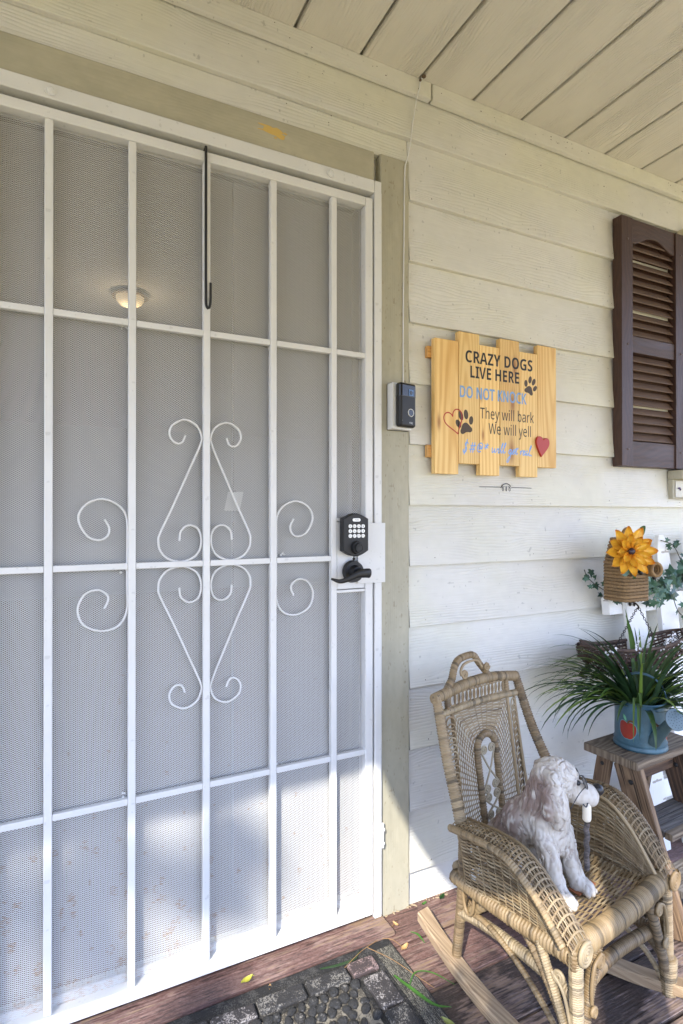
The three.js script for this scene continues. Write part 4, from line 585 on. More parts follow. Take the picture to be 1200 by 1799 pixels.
    // back posts run from the arm up to the top rail
    part('back_post', wrapped([[s * 0.197, 0.418, -0.095], [s * 0.19, 0.47, -0.118], [s * 0.178, 0.57, -0.165], [s * 0.166, 0.705, -0.212]], 0.0155, 0.0125, 0.0068));
    part('back_stay', cane([[s * 0.118, 0.30, zb(0.30)], [s * 0.117, 0.45, zb(0.45)], [s * 0.116, 0.655, zb(0.655)]], 0.0052, 30, 7));
    part('back_stay', cane([[s * 0.138, 0.33, zb(0.33) + 0.02], [s * 0.143, 0.5, zb(0.5) + 0.008], [s * 0.147, 0.655, zb(0.655)]], 0.0042, 30, 7));
    const lp = []; for (let i = 0; i < 17; i++) lp.push(paint(new THREE.TorusGeometry(0.0125, 0.0021, 6, 16).scale(1, 1.25, 1).rotateY(0.25 * s).translate(s * 0.131, 0.355 + i * 0.0172, zb(0.355 + i * 0.0172) + 0.006), caneTone()));
    part('loop_column', lp);
  }
  // seat, rails, volutes
  part('seat', weave((u, v) => { const z = mix(-0.15, 0.182, v), hw = mix(0.15, 0.178, v); return [mix(-hw, hw, u), 0.296 + 0.012 * sstep(0.75, 1, v) - 0.012 * Math.sin(Math.PI * u) * Math.sin(Math.PI * v), z]; }, 62, 13, { amp: 0.002, w: 0.97 }));
  part('seat_frame', [wrapped([[-0.16, 0.282, -0.148], [0, 0.28, -0.15], [0.16, 0.282, -0.148]], 0.016, 0.016, 0.008)]);
  part('front_rail', wrapped([[-0.20, 0.305, 0.194], [-0.09, 0.3015, 0.197], [0.0, 0.3, 0.198], [0.1, 0.2995, 0.197], [0.2, 0.298, 0.19]], 0.023, 0.022, 0.0058, 12));
  for (const s of [-1, 1]) part('volute', [cane(coil([s * 0.192, 0.309, 0.2205], [1, 0, 0], [0, 1, 0], 0.0225, 3.2, 0.005, 1, s), 0.0046, 120, 7), paint(ball(s * 0.192, 0.309, 0.219, 0.0075, [1, 1, 0.5]), [0.4, 0.27, 0.13])]);
  part('front_stretcher', wrapped([[-0.16, 0.185, 0.18], [0, 0.19, 0.17], [0.16, 0.185, 0.18]], 0.0145, 0.0145, 0.0065));
  part('rear_stretcher', wrapped([[-0.14, 0.17, -0.15], [0, 0.175, -0.15], [0.14, 0.17, -0.15]], 0.012, 0.012, 0.0065));
  // back: top rail with carrying handle, second rail, loops, woven panel round a keyhole opening with scrolls in it
  part('top_rail', wrapped([[-0.178, 0.697, -0.21], [-0.12, 0.704, -0.213], [-0.04, 0.715, -0.214], [0.04, 0.716, -0.214], [0.11, 0.709, -0.213], [0.168, 0.701, -0.21]], 0.0145, 0.0145, 0.0068));
  part('lower_rail', wrapped([[-0.17, 0.655, zb(0.655)], [0, 0.662, zb(0.66)], [0.165, 0.655, zb(0.655)]], 0.0095, 0.0095, 0.006));
  part('handle', [wrapped([[-0.125, 0.708, -0.214], [-0.102, 0.735, -0.216], [-0.088, 0.768, -0.218], [-0.068, 0.784, -0.219], [-0.03, 0.789, -0.219], [-0.008, 0.784, -0.219], [0.012, 0.76, -0.218], [0.038, 0.733, -0.216], [0.056, 0.718, -0.214]], 0.0105, 0.009, 0.0062), cane([...coil([-0.062, 0.742, -0.206], [1, 0, 0], [0, 1, 0], 0.012, 2, 0.003, 3.2, 1), V(-0.076, 0.756, -0.207), V(-0.058, 0.772, -0.209), V(-0.012, 0.774, -0.209), V(0.012, 0.752, -0.208)], 0.0036, 90), cane(coil([0.03, 0.752, -0.206], [1, 0, 0], [0, 1, 0], 0.0115, 2, 0.003, 0, 1), 0.0036, 50)]);
  { const lp = []; for (let i = 0; i < 15; i++) { const x = -0.108 + i * 0.0154; lp.push(paint(new THREE.TorusGeometry(0.0115, 0.0021, 6, 14).scale(0.95, 1.55, 1).translate(x, 0.685, zb(0.685) + 0.002), caneTone())); } part('loop_row', lp); for (const x of [-0.128, 0.118]) part('rail_link', wrapped([[x, 0.655, zb(0.655)], [x, 0.71, zb(0.7) - 0.002]], 0.0085, 0.0085, 0.007)); }
  const cx = 0.0, hole = (t) => { // keyhole outline from lower left over the arch to lower right
    if (t < 0.4) { const q = t / 0.4; return [cx - 0.038, mix(0.352, 0.535, q)]; } if (t > 0.6) { const q = (t - 0.6) / 0.4; return [cx + 0.038, mix(0.535, 0.352, q)]; } const a = Math.PI * (1 - (t - 0.4) / 0.2); return [cx + 0.038 * Math.cos(a), 0.535 + 0.04 * Math.sin(a)]; };
  const rim = (t) => { if (t < 0.36) return [-0.112, mix(0.315, 0.6, t / 0.36)]; if (t > 0.64) return [0.112, mix(0.6, 0.315, (t - 0.64) / 0.36)]; const q = (t - 0.36) / 0.28, a = Math.PI * (1 - q), k = Math.max(Math.abs(Math.cos(a)), Math.abs(Math.sin(a))); return [0.112 * clamp(Math.cos(a) / k, -1, 1), 0.6 + 0.052 * clamp(Math.sin(a) / k * 1.0)]; };
  part('back_panel', weave((u, v) => { const [a, b] = hole(u), [c, d] = rim(u), x = mix(a, c, v), y = mix(b, d, v); return [x, y, zb(y)]; }, 22, 50, { amp: 0.0017, w: 0.93 }));
  part('opening_rim', wrapped([[-0.036, 0.345, zb(0.345) + 0.004], ...[0.1, 0.25, 0.4, 0.45, 0.5, 0.55, 0.6, 0.75, 0.9].map((t) => { const [x, y] = hole(t); return [x, y, zb(y) + 0.004]; }), [0.036, 0.345, zb(0.345) + 0.004]], 0.0095, 0.0095, 0.0068));
  part('opening_sill', wrapped([[-0.062, 0.325, -0.148], [-0.02, 0.338, -0.148], [0.02, 0.338, -0.148], [0.062, 0.325, -0.148]], 0.016, 0.016, 0.007));
  const grey = (g) => paint(g, [0.33, 0.28, 0.19]);
  const S = (x0, y0, x1, y1, s) => { const a = coil([x0, y0, zb(y0) + 0.008], [1, 0, 0], [0, 1, 0], 0.0125, 2, 0, s > 0 ? 3.3 : -0.2, s), b = coil([x1, y1, zb(y1) + 0.008], [1, 0, 0], [0, 1, 0], 0.0125, 2, 0, s > 0 ? 0.2 : 2.9, s).reverse(); return grey(tube([...a, V(mix(x0, x1, 0.45) - s * 0.003, mix(y0, y1, 0.5), zb((y0 + y1) / 2) + 0.008), ...b], 0.0028, 150, 6)); };
  part('back_scroll', S(-0.0155, 0.535, 0.0155, 0.445, 1)); part('back_scroll', S(0.0145, 0.537, -0.0165, 0.437, -1)); part('back_scroll', S(0.0165, 0.418, -0.015, 0.372, -1)); part('back_scroll', S(-0.0165, 0.413, 0.0165, 0.37, 1));
}

// ---------------------------------------------------------------- dog statue
{
  const dog = thing('dog_statue', 'cream and brown spaniel statue wearing round glasses, seated in the wicker chair', 'statue', null, [1.083, 0, 0.418], 10 * Math.PI / 180); dog.scale.setScalar(0.95); dog.position.y = 0.0152; dog.position.x -= 0.004;
  const O = V(-0.038, 0.290, 0.0);                  // seat point under the chest, in chair axes
  const hd = V(0.79, -0.13, 0.6).normalize(), hs = V(-0.6, 0, 0.79).normalize().negate(), H = V(0.004, 0.272, 0.052); // where the head faces; hs points to its far side
  const at = (f, u, s) => H.clone().addScaledVector(hd, f).addScaledVector(hs, s).add(V(0, u, 0));
  const B = [];                                     // tapered capsules: a, b, ra, rb, joint group
  const cap = (a, b, ra, rb, k = 0.018) => B.push([a, b || a, ra, rb ?? ra, k]);
  cap(V(0, 0.06, -0.085), V(0, 0.14, -0.028), 0.06, 0.053); cap(V(0, 0.14, -0.028), V(0, 0.16, 0.022), 0.053, 0.05); cap(V(0, 0.125, 0.042), V(0, 0.175, 0.042), 0.044, 0.048);
  cap(V(0, 0.19, 0.02), H.clone().add(V(-0.005, -0.01, -0.01)), 0.053, 0.046);
  cap(H.clone().add(V(0, 0.008, 0)), at(0.012, 0.004, 0), 0.046, 0.043); cap(at(0.02, -0.014, 0), at(0.088, -0.026, 0), 0.031, 0.0235, 0.010); cap(at(0.045, -0.034, 0), at(0.084, -0.04, 0), 0.019, 0.017, 0.008); cap(at(0.022, 0.014, 0), null, 0.034, null, 0.012); for (const s of [-1, 1]) { cap(at(0.05, -0.03, s * 0.012), at(0.088, -0.034, s * 0.009), 0.0185, 0.0175, 0.005); cap(at(0.036, 0.026, s * 0.018), null, 0.014, null, 0.006); }
  for (const s of [-1, 1]) { // ears hang beside the cheeks
    cap(at(-0.016, 0.012, s * 0.04), at(-0.014, -0.05, s * 0.052), 0.021, 0.026, 0.008); cap(at(-0.014, -0.05, s * 0.052), at(-0.006, -0.088, s * 0.05), 0.027, 0.017, 0.008); cap(at(-0.028, -0.02, s * 0.046), at(-0.032, -0.065, s * 0.05), 0.018, 0.017, 0.008); cap(at(0.004, -0.03, s * 0.05), at(0.008, -0.062, s * 0.05), 0.013, 0.012, 0.008);
  }
  for (const s of [-1, 1]) {
    cap(V(s * 0.036, 0.13, 0.052), V(s * 0.038, 0.05, 0.082), 0.03, 0.0205, 0.014); cap(V(s * 0.038, 0.05, 0.082), V(s * 0.04, 0.02, 0.094), 0.0205, 0.0205, 0.01); cap(V(s * 0.04, 0.0225, 0.098), V(s * 0.041, 0.019, 0.118), 0.0215, 0.018, 0.008);
    for (const q of [-0.013, 0, 0.013]) cap(V(s * 0.041 + q, 0.016, 0.124), V(s * 0.041 + q, 0.013, 0.133 - Math.abs(q) * 0.3), 0.0085, 0.0075, 0.003);
    cap(V(s * 0.042, 0.055, -0.07), V(s * 0.052, 0.05, -0.03), 0.044, 0.038); cap(V(s * 0.074, 0.022, -0.02), V(s * 0.078, 0.018, 0.028), 0.022, 0.018, 0.01);
  }
  cap(V(0.0, 0.02, -0.13), V(0.03, 0.016, -0.145), 0.018, 0.012, 0.01);
  const N = 128, half = 0.18, mid = V(0.014, 0.166, -0.008);
  const mc = new MarchingCubes(N, new THREE.MeshStandardMaterial(), false, false, 400000); mc.isolation = 0;
  const sm = (a, b, k) => { const h = clamp(0.5 + 0.5 * (b - a) / k); return mix(b, a, h) - k * h * (1 - h); };
  const vn3 = (x, y, z, s) => { const zi = Math.floor(z), t = z - zi; return mix(vn(x, y, 4096, 4096, s + zi * 13), vn(x, y, 4096, 4096, s + zi * 13 + 13), t * t * (3 - 2 * t)); };
  const pre = B.map(([a, b, ra, rb, k]) => { const d = b.clone().sub(a); return [a.x, a.y, a.z, d.x, d.y, d.z, d.lengthSq() || 1e-9, ra, rb, k]; });
  const sdf = (x, y, z) => { let m = 1; for (const q of pre) { const px = x - q[0], py = y - q[1], pz = z - q[2], h = clamp((px * q[3] + py * q[4] + pz * q[5]) / q[6]), ex = px - q[3] * h, ey = py - q[4] * h, ez = pz - q[5] * h; m = sm(m, Math.sqrt(ex * ex + ey * ey + ez * ez) - mix(q[7], q[8], h), q[9]); } return m; };
  const nose = at(0.11, -0.018, 0), muz = at(0.08, -0.02, 0);
  const fur = (x, y, z) => { // combed locks running down and back
    const md = Math.hypot(x - muz.x, y - muz.y, z - muz.z), soft = sstep(0.035, 0.065, md) * 0.9 + 0.1, leg = 0.45 + 0.55 * sstep(0.05, 0.11, y);
    const q = vn3(x * 22, y * 16, z * 22, 401) * 7, wx = x + 0.0065 * Math.sin(y * 75 + q), wz = z + 0.0065 * Math.cos(y * 62 + q);
    const r = vn3(wx * 105, y * 24, wz * 105, 405), r2 = vn3(wx * 230, y * 60, wz * 230, 407);
    return (Math.sqrt(Math.abs(2 * r - 1)) * 1.7 - 1.05 + (r2 - 0.5) * 0.5) * soft * leg;
  };
  for (let k = 0; k < N; k++) for (let j = 0; j < N; j++) for (let i = 0; i < N; i++) {
    const x = mid.x + ((i - N / 2) / (N / 2)) * half, y = mid.y + ((j - N / 2) / (N / 2)) * half, z = mid.z + ((k - N / 2) / (N / 2)) * half;
    let d = sdf(x, y, z); if (Math.abs(d) < 0.012) d -= 0.0036 * fur(x, y, z);
    mc.field[i + j * N + k * N * N] = -d;
  }
  mc.update();
  const n = mc.count, src = mc.positionArray, P = new Float32Array(n * 3), C = new Float32Array(n * 3);
  for (let i = 0; i < n; i++) {
    const x = mid.x + src[i * 3] * half, y = mid.y + src[i * 3 + 1] * half, z = mid.z + src[i * 3 + 2] * half;
    P.set([x + O.x, y + O.y, z + O.z], i * 3);
    // glaze: brown saddle over the back, brown at the rear of the ears, cream elsewhere, brushed along the locks
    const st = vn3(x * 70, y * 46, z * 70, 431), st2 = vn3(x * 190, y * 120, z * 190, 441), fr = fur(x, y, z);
    const f = (x - H.x) * hd.x + (z - H.z) * hd.z;
    let br = sstep(0.03, -0.035, z) * sstep(0.075, 0.12, y) * 0.9; br = Math.max(br, sstep(-0.012, -0.04, f) * sstep(0.16, 0.2, y) * sstep(0.315, 0.27, y) * 0.95); br = Math.max(br, sstep(0.0, -0.05, z) * 0.45);
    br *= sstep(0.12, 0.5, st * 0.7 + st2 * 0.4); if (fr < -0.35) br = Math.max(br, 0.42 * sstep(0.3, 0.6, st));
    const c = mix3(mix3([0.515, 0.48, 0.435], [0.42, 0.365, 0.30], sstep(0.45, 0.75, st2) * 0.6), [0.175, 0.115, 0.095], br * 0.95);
    C.set(c, i * 3);
  }
  const g = new THREE.BufferGeometry(); g.setAttribute('position', new THREE.BufferAttribute(P, 3)); g.setAttribute('color', new THREE.BufferAttribute(C, 3));
  { // smooth normals from the field
    const Q = new Float32Array(n * 3), e = 0.0012, full = (x, y, z) => sdf(x, y, z) - 0.0036 * fur(x, y, z);
    for (let i = 0; i < n; i++) { const x = P[i * 3] - O.x, y = P[i * 3 + 1] - O.y, z = P[i * 3 + 2] - O.z, a = full(x + e, y, z) - full(x - e, y, z), b = full(x, y + e, z) - full(x, y - e, z), c = full(x, y, z + e) - full(x, y, z - e), l = Math.hypot(a, b, c) || 1; Q.set([a / l, b / l, c / l], i * 3); }
    g.setAttribute('normal', new THREE.BufferAttribute(Q, 3));
  }
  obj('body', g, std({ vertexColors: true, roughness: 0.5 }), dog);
  const o = (v) => v.clone().add(O), dark = std({ color: lin(0.014, 0.014, 0.018), roughness: 0.3 });
  { const q = o(at(0.109, -0.012, 0)); obj('nose', new THREE.SphereGeometry(0.0138, 16, 12).scale(1, 1.05, 1.1).translate(q.x, q.y, q.z), dark, dog); }
  for (const s of [-1, 1]) { const q = o(at(0.05, 0.008, s * 0.024)); obj('eye', ball(q.x, q.y, q.z, 0.0065), dark, dog); }
  // wire glasses low on the muzzle
  const wire = std({ color: lin(0.05, 0.05, 0.055), roughness: 0.35, metalness: 0.7 }), gl = new THREE.Group(); gl.name = 'glasses'; dog.add(gl);
  const gq = new THREE.Quaternion().setFromUnitVectors(V(0, 0, 1), hd.clone().add(V(0, 0.35, 0)).normalize());
  for (const s of [-1, 1]) { const q = o(at(0.068, 0.010, s * 0.023)); obj('rim', new THREE.TorusGeometry(0.0145, 0.0011, 6, 26).applyQuaternion(gq).translate(q.x, q.y, q.z), wire, gl); obj('lens', new THREE.CylinderGeometry(0.0138, 0.0138, 0.0006, 24).rotateX(Math.PI / 2).applyQuaternion(gq).translate(q.x, q.y, q.z), new THREE.MeshPhysicalMaterial({ color: lin(0.5, 0.5, 0.5), roughness: 0.06, transmission: 0.75, thickness: 0 }), gl);
    const a = o(at(0.064, 0.008, s * 0.038)), b = o(at(0.045, -0.012, s * 0.043)), c = o(at(0.018, -0.042, s * 0.06)); obj('temple', tube([a, b, c], 0.0011, 16, 5), wire, gl); }
  obj('bridge', tube([o(at(0.07, 0.014, -0.009)), o(at(0.074, 0.017, 0)), o(at(0.07, 0.014, 0.009))], 0.0011, 10, 5), wire, gl);
  // stick with a white handle, hung from the mouth
  const st = new THREE.Group(); st.name = 'walking_stick'; dog.add(st); const h0 = o(at(0.072, -0.058, -0.024));
  obj('handle', new THREE.CapsuleGeometry(0.0105, 0.026, 6, 14).translate(h0.x, h0.y - 0.004, h0.z), std({ color: lin(0.72, 0.66, 0.55), roughness: 0.35 }), st);
  { const pts = []; for (let i = 0; i <= 12; i++) pts.push(V(h0.x + 0.0015 * Math.sin(i * 2.1), h0.y - 0.026 - i * 0.0098, h0.z + 0.0012 * Math.cos(i * 1.7))); const sg = new THREE.TubeGeometry(curve(pts), 60, 0.0066, 9), q = sg.attributes.position; paint(sg, (i) => { const v = hash(Math.floor(i / 24), 0, 7) * 0.5 + hash(i, 1, 8) * 0.5; return mix3([0.03, 0.026, 0.026], [0.19, 0.16, 0.15], v * v); }); obj('shaft', sg, std({ vertexColors: true, roughness: 0.75 }), st); }
  obj('strap', tube([o(at(0.06, -0.04, -0.03)), h0.clone().add(V(-0.009, 0.014, 0.004)), h0.clone().add(V(0, 0.021, 0.003)), h0.clone().add(V(0.011, 0.012, 0.002)), h0.clone().add(V(0.011, -0.004, 0))], 0.0016, 30, 5), wire, st);
  obj('base_tab', box(0.075, 0.004, 0.03, 0.012, 0.300, 0.10, { r: 0.0015 }), std({ color: lin(0.28, 0.10, 0.04), roughness: 0.7 }), dog);
}

// ---------------------------------------------------------------- rope birdhouse with a metal sunflower
{
  const b = thing('rope_birdhouse', 'rope-wrapped birdhouse with a yellow metal sunflower on the picket fence', 'birdhouse', null, [1.742, 0.885, 0.148]);
  const ropeT = () => { const k = rr(0.8, 1.15); return [0.23 * k, 0.145 * k, 0.068 * k]; };
  const loop = (w, d, y, r) => { // one turn of twisted rope round a rounded box
    const pts = [], n = 44; for (let i = 0; i < n; i++) { const a = i / n * 6.283, c = Math.cos(a), s = Math.sin(a), k = Math.pow(Math.pow(Math.abs(c), 5) + Math.pow(Math.abs(s), 5), -0.2); pts.push(V(c * k * w, y + rr(-0.0006, 0.0006), s * k * d)); }
    const c = curve(pts, true), N = 220, rad = 8, f = c.computeFrenetFrames(N, true), pos = [], col = [], idx = [], t0 = ropeT();
    for (let i = 0; i <= N; i++) { const P = c.getPointAt(i / N); for (let j = 0; j <= rad; j++) { const a = j / rad * 6.283, q = r * (0.9 + 0.16 * Math.cos(2 * a - i * 0.62)), nn = f.normals[i], bb = f.binormals[i]; pos.push(P.x + (nn.x * Math.cos(a) + bb.x * Math.sin(a)) * q, P.y + (nn.y * Math.cos(a) + bb.y * Math.sin(a)) * q, P.z + (nn.z * Math.cos(a) + bb.z * Math.sin(a)) * q); const v = rr(0.8, 1.15); col.push(t0[0] * v, t0[1] * v, t0[2] * v); if (i && j) { const A = (i - 1) * (rad + 1) + j - 1, B = A + rad + 1; idx.push(A, B, A + 1, A + 1, B, B + 1); } } }
    const g = new THREE.BufferGeometry(); g.setAttribute('position', new THREE.Float32BufferAttribute(pos, 3)); g.setAttribute('color', new THREE.Float32BufferAttribute(col, 3)); g.setIndex(idx); g.computeVertexNormals(); return g;
  };
  const rm = std({ vertexColors: true, roughness: 0.9 });
  for (let i = 0; i < 19; i++) { const y = 0.006 + i * 0.0112, w = i < 12 ? 0.061 : mix(0.061, 0.02, (i - 11) / 8); obj('rope_coil', loop(w + rr(-0.001, 0.001), 0.046, y, 0.0064), rm, b); }
  obj('core', [box(0.112, 0.14, 0.082, 0, 0.07, 0, { r: 0.01 }), box(0.07, 0.075, 0.07, 0, 0.17, 0, { r: 0.01 })], std({ color: lin(0.2, 0.125, 0.06), roughness: 1 }), b);
  obj('hanging_loop', paint(tube([[-0.014, 0.205, 0], [-0.02, 0.228, 0.002], [-0.004, 0.245, 0.003], [0.016, 0.238, 0.002], [0.026, 0.214, 0]], 0.005, 30, 8), (i) => mix3([0.2, 0.115, 0.05], [0.3, 0.19, 0.085], hash(i >> 2, 1, 3))), rm, b);
  { const e = [0.055, 0.108, 0.05], q = new THREE.Quaternion().setFromUnitVectors(V(0, 0, 1), V(-0.15, 0.05, 1).normalize()), r = [];
    for (const [R, z] of [[0.0205, 0.004], [0.0205, 0.014], [0.021, 0.023]]) r.push(paint(new THREE.TorusGeometry(R, 0.0058, 8, 26).applyQuaternion(q).translate(e[0], e[1], e[2] + z), (i) => mix3([0.2, 0.12, 0.05], [0.32, 0.2, 0.09], hash(i >> 2, 2, 5)))); obj('entrance_ring', r, rm, b); obj('entrance_hole', new THREE.CircleGeometry(0.0165, 20).applyQuaternion(q).translate(e[0], e[1], e[2] - 0.002), std({ color: lin(0.16, 0.1, 0.045), roughness: 1 }), b); }
  obj('bead', [ball(0.012, 0.103, 0.058, 0.0085, [1.2, 0.8, 0.8]), ball(0.064, 0.155, 0.045, 0.007)], std({ color: lin(0.45, 0.47, 0.52), roughness: 0.15, metalness: 0.6 }), b); obj('bead', [ball(0.0, 0.1, 0.055, 0.009), ball(0.07, 0.078, 0.055, 0.007), ball(0.068, 0.168, 0.035, 0.009)], std({ color: lin(0.01, 0.01, 0.012), roughness: 0.3 }), b);
  // sunflower
  const fl = new THREE.Group(); fl.name = 'sunflower'; fl.position.set(-0.075, 0.172, 0.066); fl.scale.setScalar(1.18); fl.rotation.set(-0.12, -0.42, 0); b.add(fl);
  const petal = (L, W, cup) => { const g = new THREE.PlaneGeometry(1, 1, 6, 10), p = g.attributes.position, col = []; for (let i = 0; i < p.count; i++) { const t = p.getY(i) + 0.5, u = p.getX(i) * 2, w = W * Math.pow(Math.sin(Math.PI * clamp(0.12 + t * 0.86)), 0.75) * (t > 0.93 ? 0.45 : 1); p.setXYZ(i, u * w, 0.008 + t * L, cup * (u * u * 0.006 + t * t * 0.012) - Math.abs(u) * 0 + (1 - Math.abs(u)) * -0.0025); const rim = Math.max(Math.abs(u) > 0.9 ? 0.5 : 0, sstep(0.82, 1, t)), base = sstep(0.3, 0.02, t), n = hash(i, Math.round(L * 1e4), 6) * 0.25; const c = mix3([0.82, 0.50, 0.05], [0.68, 0.22, 0.015], clamp(rim * 0.75 + base * 0.45 + n)); col.push(...c); } g.setAttribute('color', new THREE.Float32BufferAttribute(col, 3)); g.computeVertexNormals(); return g; };
  const pm = std({ vertexColors: true, roughness: 0.35, metalness: 0.1 });
  for (let i = 0; i < 12; i++) { const o = obj('petal', petal(rr(0.058, 0.066), rr(0.0145, 0.0165), 1), pm, fl); o.rotation.z = i / 12 * 6.283 + rr(-0.08, 0.08); o.position.z = i % 2 ? 0.0035 : 0.0; o.rotation.x = rr(-0.08, 0.08); }
  for (let i = 0; i < 9; i++) { const o = obj('petal', petal(rr(0.036, 0.042), rr(0.0105, 0.012), 1.6), pm, fl); o.rotation.z = i / 9 * 6.283 + 0.2 + rr(-0.1, 0.1); o.position.z = 0.0075 + (i % 2) * 0.003; }
  obj('flower_centre', new THREE.SphereGeometry(0.0098, 18, 12).scale(1, 1, 0.8).translate(0, 0, 0.016), std({ color: lin(0.03, 0.014, 0.022), roughness: 0.25 }), fl);
  const lf = new THREE.MeshStandardMaterial({ color: lin(0.045, 0.11, 0.03), roughness: 0.5, side: THREE.DoubleSide });
  for (const [x, y, r, L] of [[-0.052, 0.122, 2.0, 0.05], [-0.02, 0.212, -0.6, 0.045], [-0.034, 0.118, 2.9, 0.03], [-0.03, 0.207, 0.9, 0.035]]) { const g = petal(L, L * 0.36, 0.5); g.deleteAttribute('color'); const o = obj('leaf', g, lf, b); o.position.set(x, y, 0.056); o.rotation.z = r; }
}

// ---------------------------------------------------------------- hanging twig basket, its chain and hook
{
  const c = [1.775, 0.645, 0.16], b = thing('hanging_basket', 'dark brown woven boat-shaped basket hanging by a chain from the fence', 'basket', null, c);
  const twig = () => { const k = rr(0.55, 1.25); return [0.075 * k, 0.042 * k, 0.03 * k]; };
  const hull = (sgn) => (u, v) => { const t = u * 2 - 1, w = Math.pow(1 - Math.pow(Math.abs(t), 2.6), 0.6), a = v * Math.PI / 2; return [t * 0.275, 0.085 + 0.028 * t * t - (0.085 * w + 0.012) * Math.sin(a), sgn * (0.062 * w + 0.003) * Math.cos(a)]; };
  const tm = std({ vertexColors: true, roughness: 0.75 });
  for (const s of [1, -1]) obj('woven_side', weave(hull(s), 12, 32, { amp: 0.0034, w: 0.8, tone: twig, spoke: 0.0025 }), tm, b);
  for (const s of [1, -1]) obj('rim', paint(tube(Array.from({ length: 15 }, (_, i) => hull(s)(i / 14, 0)), 0.0055, 60, 7), (i) => mix3([0.04, 0.022, 0.016], [0.1, 0.06, 0.04], hash(i >> 3, 3, 1))), tm, b);
  const tip = (s) => { for (const [y, a, L] of [[0.105, 0.5, 0.055], [0.075, 0.1, 0.06], [0.04, -0.4, 0.055]]) { const sh = new THREE.Shape(); sh.moveTo(0, -0.014); sh.quadraticCurveTo(L * 0.6, -0.012, L, 0); sh.quadraticCurveTo(L * 0.6, 0.012, 0, 0.014); sh.closePath(); const o = obj('end_leaf', new THREE.ExtrudeGeometry(sh, { depth: 0.003, bevelEnabled: true, bevelSize: 0.001, bevelThickness: 0.001, bevelSegments: 1 }), std({ color: lin(0.05, 0.028, 0.02), roughness: 0.8 }), b); o.position.set(s * 0.235, y, 0.01); o.rotation.set(0, s < 0 ? Math.PI : 0, a); } }; tip(-1); tip(1);
  const wf = std({ color: lin(0.75, 0.75, 0.78), roughness: 0.6 }), gs = std({ color: lin(0.05, 0.085, 0.03), roughness: 0.7 });
  for (let i = 0; i < 12; i++) { const x = -0.2 + i * 0.036 + rr(-0.01, 0.01), n = Math.floor(rr(5, 9)), z = rr(0.02, 0.06), y = 0.065 + rr(0, 0.03); const bl = []; let q = V(x, y, z); const dir = V(rr(-0.6, 0.3), rr(0.1, 0.5), rr(0.1, 0.4)).normalize(); const st = [q.clone()]; for (let k = 0; k < n; k++) { q = q.clone().addScaledVector(dir, 0.0085).add(V(rr(-0.003, 0.003), rr(-0.003, 0.003), 0)); st.push(q.clone()); for (let m = 0; m < 2; m++) bl.push(new THREE.CircleGeometry(0.0044, 5).rotateX(rr(-0.8, 0.8)).rotateY(rr(-0.9, 0.9)).translate(q.x + rr(-0.005, 0.005), q.y + rr(-0.004, 0.004), q.z + rr(-0.003, 0.005))); } const o = obj('flower_spray', bl, wf, b); obj('stem', tube(st, 0.0009, 16, 4), gs, o); }
  // chain
  const iron = std({ color: lin(0.022, 0.018, 0.016), roughness: 0.55, metalness: 0.5 });
  const links = (A, B, n) => { const a = V(...A), d = V(...B).sub(a), q = new THREE.Quaternion().setFromUnitVectors(V(0, 1, 0), d.clone().normalize()); for (let i = 0; i < n; i++) { const p = a.clone().addScaledVector(d, (i + 0.5) / n); const o = obj('chain_link', linkG, iron, b); o.position.copy(p); o.quaternion.copy(q).multiply(new THREE.Quaternion().setFromAxisAngle(V(0, 1, 0), i % 2 ? 1.2 : -0.2)); } };
  const linkG = new THREE.TorusGeometry(0.0036, 0.0011, 5, 12).scale(1, 1.45, 1);
  links([0.055, 0.202, -0.035], [-0.1, 0.089, 0.0], 22); links([0.065, 0.202, -0.035], [0.105, 0.092, 0.0], 13);
  obj('hook', [tube([[0.06, 0.222, -0.066], [0.06, 0.217, -0.045], [0.06, 0.207, -0.033], [0.06, 0.197, -0.035]], 0.003, 20, 6), ball(0.048, 0.216, -0.057, 0.008, [0.7, 1.3, 0.6]), ball(0.068, 0.212, -0.055, 0.007, [0.6, 1.2, 0.6])], iron, b);
}

